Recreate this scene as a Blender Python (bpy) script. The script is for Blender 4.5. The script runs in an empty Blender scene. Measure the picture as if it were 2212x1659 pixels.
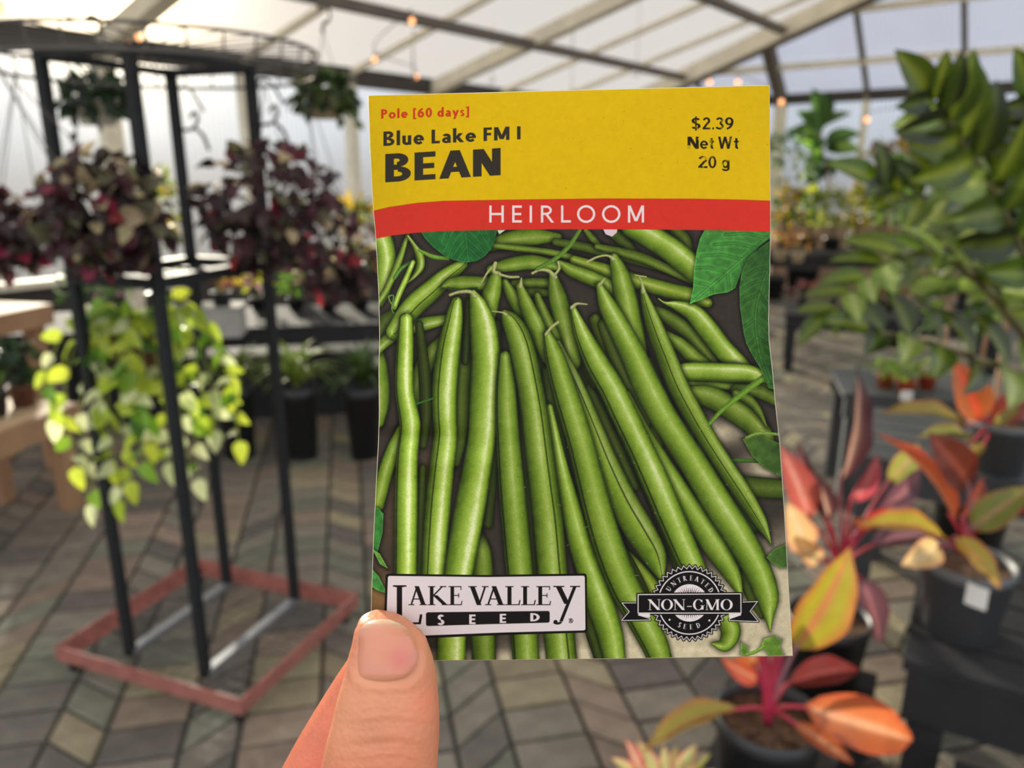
import bpy, bmesh, math, random
import numpy as np
from mathutils import Vector, Matrix, Quaternion

random.seed(7)
rng = np.random.default_rng(11)
scene = bpy.context.scene
COL = scene.collection
PI = math.pi

# ------------------------------------------------------------------ camera
PITCH = math.radians(15.5)
CP, SP = math.cos(PITCH), math.sin(PITCH)
FPX = 1660.0                      # focal length in pixels of the 2212 px wide frame
EYE = Vector((0, 0, 1.5))
cam_data = bpy.data.cameras.new('camera')
cam_data.sensor_width = 36.0
cam_data.lens = 36.0 * FPX / 2212.0
cam_data.clip_start = 0.01
cam_data.clip_end = 200
cam_data.dof.use_dof = True
cam_data.dof.focus_distance = 0.156
cam_data.dof.aperture_fstop = 15.5
cam = bpy.data.objects.new('camera', cam_data)
cam.location = EYE
cam.rotation_euler = (PI / 2 - PITCH, 0, 0)
COL.objects.link(cam)
scene.camera = cam

# ------------------------------------------------------------------ view, sky, sun
vs = scene.view_settings
vs.view_transform = 'Standard'
vs.look = 'None'
vs.gamma = 1.0
vs.use_curve_mapping = False
vs.exposure = 0.0
scene.cycles.use_denoising = True
scene.cycles.max_bounces = 8
scene.cycles.transparent_max_bounces = 12
scene.cycles.sample_clamp_indirect = 6.0

SUN_DIR = Vector((-0.53, 1.107, 0.262)).normalized()      # from the scene towards the sun
world = bpy.data.worlds.new('hazy_sky')
scene.world = world
world.use_nodes = True
wn = world.node_tree
wn.nodes.clear()
def wnode(t, **k):
    n = wn.nodes.new(t)
    for a, b in k.items():
        setattr(n, a, b)
    return n
w_out = wnode('ShaderNodeOutputWorld')
w_bg = wnode('ShaderNodeBackground')
w_tc = wnode('ShaderNodeTexCoord')
w_sep = wnode('ShaderNodeSeparateXYZ')
w_ramp = wnode('ShaderNodeValToRGB')
w_map = wnode('ShaderNodeMapRange')
w_map.inputs['From Min'].default_value = -0.3
w_map.inputs['From Max'].default_value = 1.0
wn.links.new(w_tc.outputs['Generated'], w_sep.inputs[0])
wn.links.new(w_sep.outputs['Z'], w_map.inputs['Value'])
wn.links.new(w_map.outputs[0], w_ramp.inputs[0])
els = w_ramp.color_ramp.elements
els[0].position = 0.0;  els[0].color = (0.20, 0.19, 0.18, 1)
els[1].position = 1.0;  els[1].color = (0.82, 0.86, 0.95, 1)
for p, c in ((0.17, (0.30, 0.29, 0.29, 1)), (0.225, (0.44, 0.45, 0.48, 1)), (0.26, (0.66, 0.72, 0.80, 1)), (0.31, (0.86, 0.91, 1.0, 1)), (0.45, (0.88, 0.91, 0.98, 1))):
    e = els.new(p); e.color = c
w_dot = wnode('ShaderNodeVectorMath', operation='DOT_PRODUCT')
w_dot.inputs[1].default_value = SUN_DIR
w_nrm = wnode('ShaderNodeVectorMath', operation='NORMALIZE')
wn.links.new(w_tc.outputs['Generated'], w_nrm.inputs[0])
wn.links.new(w_nrm.outputs[0], w_dot.inputs[0])
w_max = wnode('ShaderNodeMath', operation='MAXIMUM'); w_max.inputs[1].default_value = 0.0
wn.links.new(w_dot.outputs['Value'], w_max.inputs[0])
def halo(power, amp):
    a = wnode('ShaderNodeMath', operation='POWER'); a.inputs[1].default_value = power
    b = wnode('ShaderNodeMath', operation='MULTIPLY'); b.inputs[1].default_value = amp
    wn.links.new(w_max.outputs[0], a.inputs[0]); wn.links.new(a.outputs[0], b.inputs[0])
    return b
h1, h2 = halo(320, 16.0), halo(40, 0.9)
w_sum = wnode('ShaderNodeMath', operation='ADD')
wn.links.new(h1.outputs[0], w_sum.inputs[0]); wn.links.new(h2.outputs[0], w_sum.inputs[1])
w_hc = wnode('ShaderNodeVectorMath', operation='SCALE')
w_hc.inputs[0].default_value = (1.0, 0.80, 0.50)
wn.links.new(w_sum.outputs[0], w_hc.inputs['Scale'])
w_add = wnode('ShaderNodeVectorMath', operation='ADD')
wn.links.new(w_ramp.outputs[0], w_add.inputs[0]); wn.links.new(w_hc.outputs[0], w_add.inputs[1])
wn.links.new(w_add.outputs[0], w_bg.inputs['Color'])
w_bg.inputs['Strength'].default_value = 1.6
wn.links.new(w_bg.outputs[0], w_out.inputs[0])

sun_data = bpy.data.lights.new('sun', 'SUN')
sun_data.energy = 20.0
sun_data.angle = math.radians(2.5)
sun_data.color = (1.0, 0.88, 0.68)
sun = bpy.data.objects.new('sun', sun_data)
sun.rotation_euler = SUN_DIR.to_track_quat('Z', 'Y').to_euler()
sun.location = (-6, 12, 8)
COL.objects.link(sun)

# ------------------------------------------------------------------ helpers
def ray(px, py):
    X = (px - 1106.0) / FPX; Y = -(py - 829.5) / FPX
    return Vector((X, CP + Y * SP, Y * CP - SP))
def at(px, py, z):                 # the place at height z that this bearing meets
    r = ray(px, py); t = (z - EYE.z) / r.z
    return EYE + r * t
def atd(px, py, d):                # the place d metres ahead of the photographer
    r = ray(px, py)
    return EYE + r * (d / r.y)
def near(px, py, depth):           # for the things held in the hand
    return EYE + ray(px, py) * depth

def srgb(r, g, b):
    def f(v):
        v /= 255.0
        return v / 12.92 if v <= 0.04045 else ((v + 0.055) / 1.055) ** 2.4
    return (f(r), f(g), f(b), 1.0)

MATS = {}
def mat(name, col, rough=0.6, metal=0.0, noise=0.0, scale=20.0, bump=0.0, bscale=80.0, var=0.0, trans=0.0, spec=0.5, attr=None, coat=0.0, emit=None, estr=0.0, detail=4.0, tcol=None):
    """procedural principled material: noise mottling, bump, per-object variation, leaf translucency"""
    if name in MATS:
        return MATS[name]
    m = bpy.data.materials.new(name); MATS[name] = m
    m.use_nodes = True
    nt = m.node_tree; N = nt.nodes; Lk = nt.links
    bs = N['Principled BSDF']; out = N['Material Output']
    bs.inputs['Roughness'].default_value = rough
    bs.inputs['Metallic'].default_value = metal
    bs.inputs['Specular IOR Level'].default_value = spec
    if coat:
        bs.inputs['Coat Weight'].default_value = coat
        bs.inputs['Coat Roughness'].default_value = 0.2
    base = N.new('ShaderNodeRGB'); base.outputs[0].default_value = col
    c = base.outputs[0]
    if attr:
        a = N.new('ShaderNodeAttribute'); a.attribute_name = attr
        c = a.outputs['Color']
    tc = N.new('ShaderNodeTexCoord')
    if noise:
        nz = N.new('ShaderNodeTexNoise'); nz.inputs['Scale'].default_value = scale; nz.inputs['Detail'].default_value = detail
        Lk.new(tc.outputs['Object'], nz.inputs['Vector'])
        mr = N.new('ShaderNodeMapRange')
        mr.inputs['From Min'].default_value = 0.3; mr.inputs['From Max'].default_value = 0.7
        mr.inputs['To Min'].default_value = 1 - noise; mr.inputs['To Max'].default_value = 1 + noise
        Lk.new(nz.outputs['Fac'], mr.inputs['Value'])
        mu = N.new('ShaderNodeVectorMath'); mu.operation = 'SCALE'
        Lk.new(c, mu.inputs[0]); Lk.new(mr.outputs[0], mu.inputs['Scale'])
        c = mu.outputs[0]
    if var:
        oi = N.new('ShaderNodeObjectInfo')
        hs = N.new('ShaderNodeHueSaturation')
        m1 = N.new('ShaderNodeMapRange'); m1.inputs['To Min'].default_value = 1 - var; m1.inputs['To Max'].default_value = 1 + var
        m2 = N.new('ShaderNodeMapRange'); m2.inputs['To Min'].default_value = 0.5 - var * 0.06; m2.inputs['To Max'].default_value = 0.5 + var * 0.06
        fr = N.new('ShaderNodeMath'); fr.operation = 'FRACT'
        ml = N.new('ShaderNodeMath'); ml.operation = 'MULTIPLY'; ml.inputs[1].default_value = 7.31
        Lk.new(oi.outputs['Random'], m1.inputs['Value']); Lk.new(oi.outputs['Random'], ml.inputs[0]); Lk.new(ml.outputs[0], fr.inputs[0]); Lk.new(fr.outputs[0], m2.inputs['Value'])
        Lk.new(m1.outputs[0], hs.inputs['Value']); Lk.new(m2.outputs[0], hs.inputs['Hue']); Lk.new(c, hs.inputs['Color'])
        c = hs.outputs[0]
    Lk.new(c, bs.inputs['Base Color'])
    if bump:
        nb = N.new('ShaderNodeTexNoise'); nb.inputs['Scale'].default_value = bscale; nb.inputs['Detail'].default_value = 5
        Lk.new(tc.outputs['Object'], nb.inputs['Vector'])
        bm_ = N.new('ShaderNodeBump'); bm_.inputs['Strength'].default_value = bump; bm_.inputs['Distance'].default_value = 0.01
        Lk.new(nb.outputs['Fac'], bm_.inputs['Height']); Lk.new(bm_.outputs[0], bs.inputs['Normal'])
    if emit:
        bs.inputs['Emission Color'].default_value = emit
        bs.inputs['Emission Strength'].default_value = estr
    if trans:
        tr = N.new('ShaderNodeBsdfTranslucent')
        mx = N.new('ShaderNodeMixShader'); mx.inputs[0].default_value = trans
        if tcol:
            g = N.new('ShaderNodeMixRGB'); g.blend_type = 'MULTIPLY'; g.inputs[0].default_value = 1.0
            g.inputs[2].default_value = tcol; Lk.new(c, g.inputs[1]); Lk.new(g.outputs[0], tr.inputs['Color'])
        else:
            Lk.new(c, tr.inputs['Color'])
        Lk.new(bs.outputs[0], mx.inputs[1]); Lk.new(tr.outputs[0], mx.inputs[2]); Lk.new(mx.outputs[0], out.inputs['Surface'])
    return m

class MB:
    """collects boxes, tubes, lathes and sheets and links them as one mesh object"""
    def __init__(s): s.v = []; s.f = []; s.c = None
    def add(s, vs_, fs_):
        o = len(s.v); s.v.extend([tuple(v) for v in vs_]); s.f.extend([tuple(i + o for i in f) for f in fs_]); return s
    def box(s, c, size, rz=0.0, M=None):
        hx, hy, hz = size[0] / 2, size[1] / 2, size[2] / 2
        R = Matrix.Rotation(rz, 3, 'Z') if M is None else M
        vs_ = [Vector(c) + R @ Vector((x * hx, y * hy, z * hz)) for z in (-1, 1) for x, y in ((-1, -1), (1, -1), (1, 1), (-1, 1))]
        return s.add(vs_, [(3, 2, 1, 0), (4, 5, 6, 7), (0, 1, 5, 4), (1, 2, 6, 5), (2, 3, 7, 6), (3, 0, 4, 7)])
    def bar(s, a, b, w, h, up=(0, 0, 1)):
        """rectangular bar from a to b"""
        a, b = Vector(a), Vector(b); d = (b - a); L = d.length; d.normalize()
        x = d.cross(Vector(up)); x.normalize(); z = x.cross(d)
        M = Matrix((x, d, z)).transposed()
        return s.box((a + b) / 2, (w, L, h), M=M)
    def tube(s, pts, r, n=8, cap=True, closed=False):
        pts = [Vector(p) for p in pts]; k = len(pts)
        rs = r if isinstance(r, (list, tuple)) else [r] * k
        vs_ = []; up = None
        for i, p in enumerate(pts):
            if closed: t = pts[(i + 1) % k] - pts[i - 1]
            else: t = pts[min(i + 1, k - 1)] - pts[max(i - 1, 0)]
            t.normalize()
            if up is None: up = t.orthogonal().normalized()
            up = (up - t * up.dot(t));
            if up.length < 1e-6: up = t.orthogonal()
            up.normalize(); bn = t.cross(up)
            for j in range(n):
                a = 2 * PI * j / n
                vs_.append(p + (up * math.cos(a) + bn * math.sin(a)) * rs[i])
        fs_ = []
        for i in range(k if closed else k - 1):
            i2 = (i + 1) % k
            for j in range(n):
                fs_.append((i * n + j, i * n + (j + 1) % n, i2 * n + (j + 1) % n, i2 * n + j))
        if cap and not closed:
            fs_.append(tuple(range(n - 1, -1, -1))); fs_.append(tuple((k - 1) * n + j for j in range(n)))
        return s.add(vs_, fs_)
    def lathe(s, prof, c=(0, 0, 0), n=28):
        vs_ = []; k = len(prof)
        for (r, z) in prof:
            for j in range(n):
                a = 2 * PI * j / n
                vs_.append((c[0] + r * math.cos(a), c[1] + r * math.sin(a), c[2] + z))
        fs_ = [(i * n + j, i * n + (j + 1) % n, (i + 1) * n + (j + 1) % n, (i + 1) * n + j) for i in range(k - 1) for j in range(n)]
        return s.add(vs_, fs_)
    def mesh(s, name, smooth=False):
        me = bpy.data.meshes.new(name); me.from_pydata(s.v, [], s.f)
        if smooth: me.polygons.foreach_set('use_smooth', [True] * len(me.polygons))
        me.update(); return me
    def build(s, name, m, parent=None, smooth=False):
        return link(name, s.mesh(name, smooth), m, parent)

WORLD = {}
def link(name, me, m=None, parent=None, M=None):
    o = bpy.data.objects.new(name, me)
    COL.objects.link(o)
    if m is not None and len(me.materials) == 0: me.materials.append(m)
    WORLD[o.name] = Matrix.Identity(4) if M is None else M.copy()
    if M is not None: o.matrix_world = M
    if parent is not None:
        o.parent = parent
        o.matrix_parent_inverse = WORLD[parent.name].inverted()
    return o
def tag(o, label=None, cat=None, group=None, kind=None):
    if label: o['label'] = label
    if cat: o['category'] = cat
    if group: o['group'] = group
    if kind: o['kind'] = kind
    return o
def thing(name, loc, label=None, cat=None, group=None, kind=None):
    o = bpy.data.objects.new(name, None); o.location = loc
    o.empty_display_size = 0.05
    COL.objects.link(o)
    WORLD[o.name] = Matrix.Translation(Vector(loc))
    return tag(o, label, cat, group, kind)
def curve(pts, n=24):
    """Catmull-Rom through the points"""
    P = [Vector(p) for p in pts]
    if len(P) < 3:
        return [P[0].lerp(P[-1], i / (n - 1)) for i in range(n)]
    P = [P[0] * 2 - P[1]] + P + [P[-1] * 2 - P[-2]]
    out = []; m = len(P) - 3
    for i in range(n):
        t = i / (n - 1) * m; k = min(int(t), m - 1); t -= k
        a, b, c, d = P[k:k + 4]
        out.append(0.5 * ((2 * b) + (c - a) * t + (2 * a - 5 * b + 4 * c - d) * t * t + (3 * b - a - 3 * c + d) * t ** 3))
    return out
# ================================================================== the greenhouse
TH = math.radians(37)
CORNER = Vector((1.44, 12.03, 0))
IN_L = Vector((math.cos(TH), -math.sin(TH), 0))     # inward from the left wall
IN_B = Vector((-math.sin(TH), -math.cos(TH), 0))    # inward from the back wall
EAVE = 2.4
S1, S2 = 0.27, 0.88
LEN, WID = 17.0, 14.0
RIDGE = WID / 2
def G(a, b, z): return CORNER + IN_L * a + IN_B * b + Vector((0, 0, z))
def zl(a): return EAVE + S1 * (a if a <= RIDGE else WID - a)
HIPK = S1 / S2

def pane_material(name, tcol, dcol, lo, hi):
    m = bpy.data.materials.new(name); m.use_nodes = True
    nt = m.node_tree; N = nt.nodes; L = nt.links; N.clear()
    out = N.new('ShaderNodeOutputMaterial')
    tp = N.new('ShaderNodeBsdfTransparent'); tp.inputs[0].default_value = tcol
    tl = N.new('ShaderNodeBsdfTranslucent'); tl.inputs[0].default_value = dcol
    df = N.new('ShaderNodeBsdfDiffuse'); df.inputs[0].default_value = (0.70, 0.69, 0.68, 1)
    uv = N.new('ShaderNodeUVMap')
    sep = N.new('ShaderNodeSeparateXYZ'); L.new(uv.outputs[0], sep.inputs[0])
    mul = N.new('ShaderNodeMath'); mul.operation = 'MULTIPLY'; mul.inputs[1].default_value = 2 * PI / 0.05
    sn = N.new('ShaderNodeMath'); sn.operation = 'SINE'
    L.new(sep.outputs['X'], mul.inputs[0]); L.new(mul.outputs[0], sn.inputs[0])
    mr = N.new('ShaderNodeMapRange'); mr.inputs['From Min'].default_value = -1; mr.inputs['From Max'].default_value = 1
    mr.inputs['To Min'].default_value = lo; mr.inputs['To Max'].default_value = hi
    nz = N.new('ShaderNodeTexNoise'); nz.inputs['Scale'].default_value = 1.3; nz.inputs['Detail'].default_value = 5
    tc = N.new('ShaderNodeTexCoord'); L.new(tc.outputs['Object'], nz.inputs['Vector'])
    ad = N.new('ShaderNodeMath'); ad.operation = 'MULTIPLY_ADD'; ad.inputs[1].default_value = 0.22; ad.inputs[2].default_value = -0.11
    L.new(nz.outputs['Fac'], ad.inputs[0])
    sm = N.new('ShaderNodeMath'); sm.operation = 'ADD'
    L.new(sn.outputs[0], mr.inputs['Value']); L.new(mr.outputs[0], sm.inputs[0]); L.new(ad.outputs[0], sm.inputs[1])
    m1 = N.new('ShaderNodeMixShader'); m1.inputs[0].default_value = 0.3
    L.new(tl.outputs[0], m1.inputs[1]); L.new(df.outputs[0], m1.inputs[2])
    m2 = N.new('ShaderNodeMixShader')
    L.new(sm.outputs[0], m2.inputs[0]); L.new(tp.outputs[0], m2.inputs[1]); L.new(m1.outputs[0], m2.inputs[2])
    L.new(m2.outputs[0], out.inputs['Surface'])
    return m
M_PANE = pane_material('polycarbonate', (0.53, 0.505, 0.475, 1), (0.24, 0.23, 0.215, 1), 0.42, 0.58)
M_BACKPANE = pane_material('bluish_polycarbonate', (0.52, 0.54, 0.61, 1), (0.10, 0.10, 0.11, 1), 0.42, 0.56)
M_WALLPANE = pane_material('wall_polycarbonate', (0.60, 0.63, 0.67, 1), (0.10, 0.105, 0.11, 1), 0.30, 0.46)
M_CLEAR = pane_material('clear_sheet', (0.96, 0.96, 0.96, 1), (0.8, 0.8, 0.8, 1), 0.02, 0.06)  # for unseen panes, made clear to let more sky light in from behind
M_CREAM = mat('cream_painted_wood', srgb(244, 236, 214), 0.6, noise=0.10, scale=6, bump=0.15, bscale=30)
M_GREYBEAM = mat('weathered_grey_beam', srgb(112, 104, 96), 0.7, noise=0.15, scale=6)
M_DARKBEAM = mat('dark_eave_beam', srgb(70, 64, 58), 0.7, noise=0.15, scale=5)
M_KNEE = mat('tan_board', srgb(170, 140, 115), 0.75, noise=0.12, scale=8)
M_KNEEDARK = mat('dark_board', srgb(70, 66, 62), 0.8, noise=0.2, scale=6)

def clip(poly, f):
    out = []
    for i, p in enumerate(poly):
        q = poly[(i + 1) % len(poly)]; fp, fq = f(p), f(q)
        if fp >= 0: out.append(p)
        if (fp >= 0) != (fq >= 0):
            t = fp / (fp - fq); out.append((p[0] + (q[0] - p[0]) * t, p[1] + (q[1] - p[1]) * t))
    return out
def pane(parent, poly, f3, along, m=None):
    """poly in (u, v) metres, f3 maps to 3-D; `along` = which coordinate the flutes repeat in"""
    if len(poly) < 3: return
    vs_ = [f3(*p) for p in poly]
    me = bpy.data.meshes.new('pane'); me.from_pydata([tuple(v) for v in vs_], [], [tuple(range(len(vs_)))])
    uv = me.uv_layers.new(name='UVMap')
    for i, p in enumerate(poly): uv.data[i].uv = (p[along], p[1 - along])
    return link('pane', me, m or M_PANE, parent)

ceiling = thing('ceiling', G(RIDGE, 5, EAVE), kind='structure', label='translucent corrugated greenhouse roof on cream rafters')
bs_l = [0.0, 0.3] + [1.49 + 1.19 * k for k in range(0, 14)]
as_l = [0.0, 1.4, 2.8, 4.2, 5.6, 7.0]
off = Vector((0, 0, 0.03))
for i in range(len(as_l) - 1):
    for j in range(len(bs_l) - 1):
        q = [(as_l[i], bs_l[j]), (as_l[i + 1], bs_l[j]), (as_l[i + 1], bs_l[j + 1]), (as_l[i], bs_l[j + 1])]
        q = clip(q, lambda p: p[1] - HIPK * p[0])
        pane(ceiling, q, lambda a, b: G(a, b, zl(a)) + off, 1, M_CLEAR if bs_l[j] > 10.0 else M_PANE)
for (a0, a1) in ((7.0, 10.5), (10.5, 14.0)):
    for j in range(2, len(bs_l) - 3, 3):
        q = [(a0, bs_l[j]), (a1, bs_l[j]), (a1, bs_l[j + 3]), (a0, bs_l[j + 3])]
        if j == 2: q[0] = (a0, 0.0); q[1] = (a1, 0.0)
        q = clip(q, lambda p: p[1] - HIPK * (WID - p[0]))
        pane(ceiling, q, lambda a, b: G(a, b, zl(a)) + off, 1, M_CLEAR)
A_BACK = [0.5, 1.5, 2.55, 3.58, 4.61, 5.65, 6.7, 7.75, 8.8, 9.85, 10.9, 12.0, 13.1]
as_b = [0.0] + A_BACK + [14.0]
bs_b = [0.0, 0.42, 0.95, 1.5, 2.15]
for i in range(len(as_b) - 1):
    for j in range(len(bs_b) - 1):
        q = [(as_b[i], bs_b[j]), (as_b[i + 1], bs_b[j]), (as_b[i + 1], bs_b[j + 1]), (as_b[i], bs_b[j + 1])]
        q = clip(q, lambda p: p[0] - p[1] / HIPK); q = clip(q, lambda p: (WID - p[0]) - p[1] / HIPK) if len(q) > 2 else q
        pane(ceiling, q, lambda a, b: G(a, b, EAVE + S2 * b) + off, 0, M_BACKPANE)
# rafters of the left slope
for k, b in enumerate(bs_l[2:]):
    main = (k - 2) % 3 == 0
    w, h = (0.13, 0.13) if main else (0.05, 0.05)
    a0 = 0.0
    MB().bar(G(a0, b, zl(a0) - h / 2 + 0.02), G(RIDGE, b, zl(RIDGE) - h / 2 + 0.02), w, h).build('rafter', M_CREAM, ceiling)
    MB().bar(G(WID, b, EAVE - h / 2 + 0.02), G(RIDGE, b, zl(RIDGE) - h / 2 + 0.02), w, h).build('rafter', M_CREAM, ceiling)
# rafters of the back slope
for k, a in enumerate(A_BACK):
    bt = min(2.15, HIPK * a, HIPK * (WID - a))
    w, h = (0.13, 0.14) if k in (2, 6, 10) else (0.05, 0.06)
    MB().bar(G(a, 0, EAVE - h / 2), G(a, bt, EAVE + S2 * bt - h / 2), w, h).build('rafter', M_GREYBEAM, ceiling)
# hips, ridge, purlins
for a_c, s_ in ((0.0, 1), (WID, -1)):
    MB().bar(G(a_c, 0, EAVE - 0.08), G(RIDGE, 2.15, zl(RIDGE) - 0.08), 0.14, 0.2).build('hip_beam', M_CREAM, ceiling)
    MB().bar(G(a_c, 0, EAVE - 0.20), G(RIDGE, 2.15, zl(RIDGE) - 0.20), 0.05, 0.06).build('hip_trim', M_GREYBEAM, ceiling)
MB().bar(G(RIDGE, 2.15, zl(RIDGE) - 0.1), G(RIDGE, LEN, zl(RIDGE) - 0.1), 0.12, 0.2).build('ridge_beam', M_CREAM, ceiling)
for a in as_l[1:-1]:
    b0 = HIPK * a
    MB().bar(G(a, b0, zl(a) - 0.10), G(a, LEN, zl(a) - 0.10), 0.08, 0.08).build('purlin', M_GREYBEAM, ceiling)
for b in bs_b[1:-1]:
    a0 = b / HIPK
    MB().bar(G(a0, b, EAVE + S2 * b - 0.05), G(WID - a0, b, EAVE + S2 * b - 0.05), 0.05, 0.07).build('purlin', M_CREAM, ceiling)

# left wall
wall_l = thing('wall_left', G(0, 8, 0), kind='structure', label='translucent greenhouse side wall with cream posts')
posts_l = [0.3 + 1.19 * k for k in range(15)]
for j in range(len(posts_l) - 1):
    b0, b1 = posts_l[j], posts_l[j + 1]
    pane(wall_l, [(b0, 0.7), (b1, 0.7), (b1, EAVE), (b0, EAVE)], lambda b, z: G(-0.02, b, z), 0, M_WALLPANE)
for k, b in enumerate(posts_l):
    w = 0.14 if (k - 3) % 3 == 0 else 0.09
    MB().box(G(0.03, b, EAVE / 2), (0.1, w, EAVE), rz=-TH).build('post', M_CREAM, wall_l)
MB().bar(G(0.02, 0, EAVE - 0.02), G(0.02, LEN, EAVE - 0.02), 0.12, 0.16).build('eave_beam', M_DARKBEAM, wall_l)
MB().bar(G(0.0, 0, 0.35), G(0.0, LEN, 0.35), 0.08, 0.7).build('knee_wall', M_KNEEDARK, wall_l)
MB().bar(G(0.03, 0, 0.72), G(0.03, LEN, 0.72), 0.16, 0.05).build('sill', M_CREAM, wall_l)
# back wall
wall_b = thing('wall_back', G(7, 0, 0), kind='structure', label='translucent greenhouse end wall above a tan board ledge')
for i in range(len(as_b) - 1):
    pane(wall_b, [(as_b[i], 0.95), (as_b[i + 1], 0.95), (as_b[i + 1], EAVE), (as_b[i], EAVE)], lambda a, z: G(a, -0.02, z), 0, M_WALLPANE)
for k, a in enumerate(A_BACK):
    w = 0.14 if k in (2, 6, 10) else 0.06
    MB().box(G(a, 0.03, EAVE / 2), (w, 0.1, EAVE), rz=-TH).build('post', M_CREAM, wall_b)
MB().bar(G(0, 0.02, EAVE - 0.02), G(WID, 0.02, EAVE - 0.02), 0.12, 0.12).build('eave_beam', M_DARKBEAM, wall_b)
MB().bar(G(0, 0, 0.46), G(WID, 0, 0.46), 0.08, 0.92).build('knee_wall', M_KNEE, wall_b)
MB().bar(G(0, 0.05, 0.95), G(WID, 0.05, 0.95), 0.2, 0.05).build('sill', M_KNEE, wall_b)
# walls behind and beside the photographer
wall_r = thing('wall_right', G(WID, 8, 0), kind='structure', label='clear-paned greenhouse side wall')
wall_f = thing('wall_front', G(7, LEN, 0), kind='structure', label='clear-paned greenhouse end wall')
for k in range(4):
    pane(wall_r, [(k * LEN / 4, 0.7), ((k + 1) * LEN / 4, 0.7), ((k + 1) * LEN / 4, EAVE), (k * LEN / 4, EAVE)], lambda b, z: G(WID, b, z), 0, M_CLEAR)
    pane(wall_f, clip([(k * WID / 4, 0.7), ((k + 1) * WID / 4, 0.7), ((k + 1) * WID / 4, zl((k + 1) * WID / 4)), (k * WID / 4, zl(k * WID / 4))], lambda p: 1), lambda a, z: G(a, LEN, z), 0, M_CLEAR)
MB().bar(G(WID, 0, 0.35), G(WID, LEN, 0.35), 0.08, 0.7).build('knee_wall', M_KNEEDARK, wall_r)
MB().bar(G(0, LEN, 0.35), G(WID, LEN, 0.35), 0.08, 0.7).build('knee_wall', M_KNEEDARK, wall_f)

# ------------------------------------------------------------------ floor of zig-zag pavers
floor = thing('floor', (0, 3, 0), kind='structure', label='grey and tan zig-zag pavers with dark joints')
MB().add([G(0, 0, -0.012), G(WID, 0, -0.012), G(WID, LEN, -0.012), G(0, LEN, -0.012)], [(3, 2, 1, 0)]).build('joint_bed', mat('dark_joint', srgb(58, 54, 50), 0.9, noise=0.2, scale=30), floor)
PAVE = [mat('paver_' + n, srgb(*c), 0.62, noise=0.22, scale=14, bump=0.25, bscale=60, var=0.16, spec=0.45) for n, c in
        (('grey', (120, 113, 101)), ('green', (114, 114, 99)), ('tan', (146, 135, 108)), ('pink', (134, 117, 102)), ('dark', (98, 92, 84)))]
PA = math.radians(12)
PX, PY = Vector((math.cos(PA), math.sin(PA), 0)), Vector((-math.sin(PA), math.cos(PA), 0))
CWF, CWD, CH, CS = 0.215, 0.150, 0.138, 0.13      # flat and slanted column widths, strip depth, zig-zag step
PERIOD = 2 * (CWF + CWD)
def col_x(i):                              # left edge of column i
    return (i // 4) * PERIOD + (0.0, CWF, CWF + CWD, 2 * CWF + CWD)[i % 4]
def wave(i):                               # the strip line at column edge i: flat, up, flat, down
    return (0.0, 0.0, CS, CS)[i % 4]
def paver_mesh(kind):
    CW = CWF if kind % 2 == 0 else CWD
    g = 0.006; x0, x1 = -CW / 2 + g, CW / 2 - g
    dy = (0.0, CS, 0.0, -CS)[kind]
    e = 0.008
    def yy(x, base): return base + dy * (x / CW)
    bot = [(x0, yy(x0, -CH / 2 + g)), (x1, yy(x1, -CH / 2 + g)), (x1, yy(x1, CH / 2 - g)), (x0, yy(x0, CH / 2 - g))]
    top = [(x0 + e, yy(x0 + e, -CH / 2 + g + e)), (x1 - e, yy(x1 - e, -CH / 2 + g + e)), (x1 - e, yy(x1 - e, CH / 2 - g - e)), (x0 + e, yy(x0 + e, CH / 2 - g - e))]
    V = [(x, y, -0.02) for x, y in bot] + [(x, y, -0.004) for x, y in bot] + [(x, y, 0.0) for x, y in top]
    F = [(8, 9, 10, 11)]
    for k in range(4):
        n_ = (k + 1) % 4
        F += [(k, n_, 4 + n_, 4 + k), (4 + k, 4 + n_, 8 + n_, 8 + k)]
    return V, F
PK = [paver_mesh(k) for k in range(4)]
PM = {}
for k in range(4):
    for q, m in enumerate(PAVE):
        me = bpy.data.meshes.new('paver'); me.from_pydata(PK[k][0], [], PK[k][1]); me.materials.append(m); PM[k, q] = me
cells = []
Rz = Matrix.Rotation(PA, 4, 'Z')
for i in range(-84, 112):
    for j in range(-125, 125):
        cy = j * CH + (wave(i) + wave(i + 1)) / 2
        p = PX * ((col_x(i) + col_x(i + 1)) / 2) + PY * cy
        d = p - CORNER
        a_, b_ = d.dot(IN_L), d.dot(IN_B)
        if not (0.1 < a_ < WID - 0.1 and 0.1 < b_ < LEN - 0.1): continue
        dep = p.y * CP + 1.5 * SP
        if dep < 0.9:
            cells.append((1e3, i % 4, p, -999, 9999)); continue
        sx = 1106 + FPX * p.x / dep; sy = 829.5 - FPX * (-1.5 * CP + p.y * SP) / dep
        cells.append((dep, i % 4, p, sx, sy))
cells.sort(key=lambda c: c[0])
vis = [c for c in cells if -40 < c[3] < 2250 and c[4] < 1690 and not (830 < c[3] < 1690 and c[4] < 1400)]
first = set(id(c) for c in vis[:300])
rest = MB(); rest_mi = []
for c in cells:
    q = random.choices(range(5), (5, 2, 1.6, 2, 3))[0]
    T = Matrix.Translation(c[2] + Vector((0, 0, random.uniform(-0.002, 0.001)))) @ Rz
    if id(c) in first:
        link('paver', PM[c[1], q], None, floor, T)
    else:
        V, F = PK[c[1]]
        rest.add([T @ Vector(v) for v in V], F); rest_mi += [q] * len(F)
me = rest.mesh('paver_field')
for m in PAVE: me.materials.append(m)
me.polygons.foreach_set('material_index', rest_mi)
o = link('paver_field', me, None, floor); o['kind'] = 'stuff'
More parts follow.
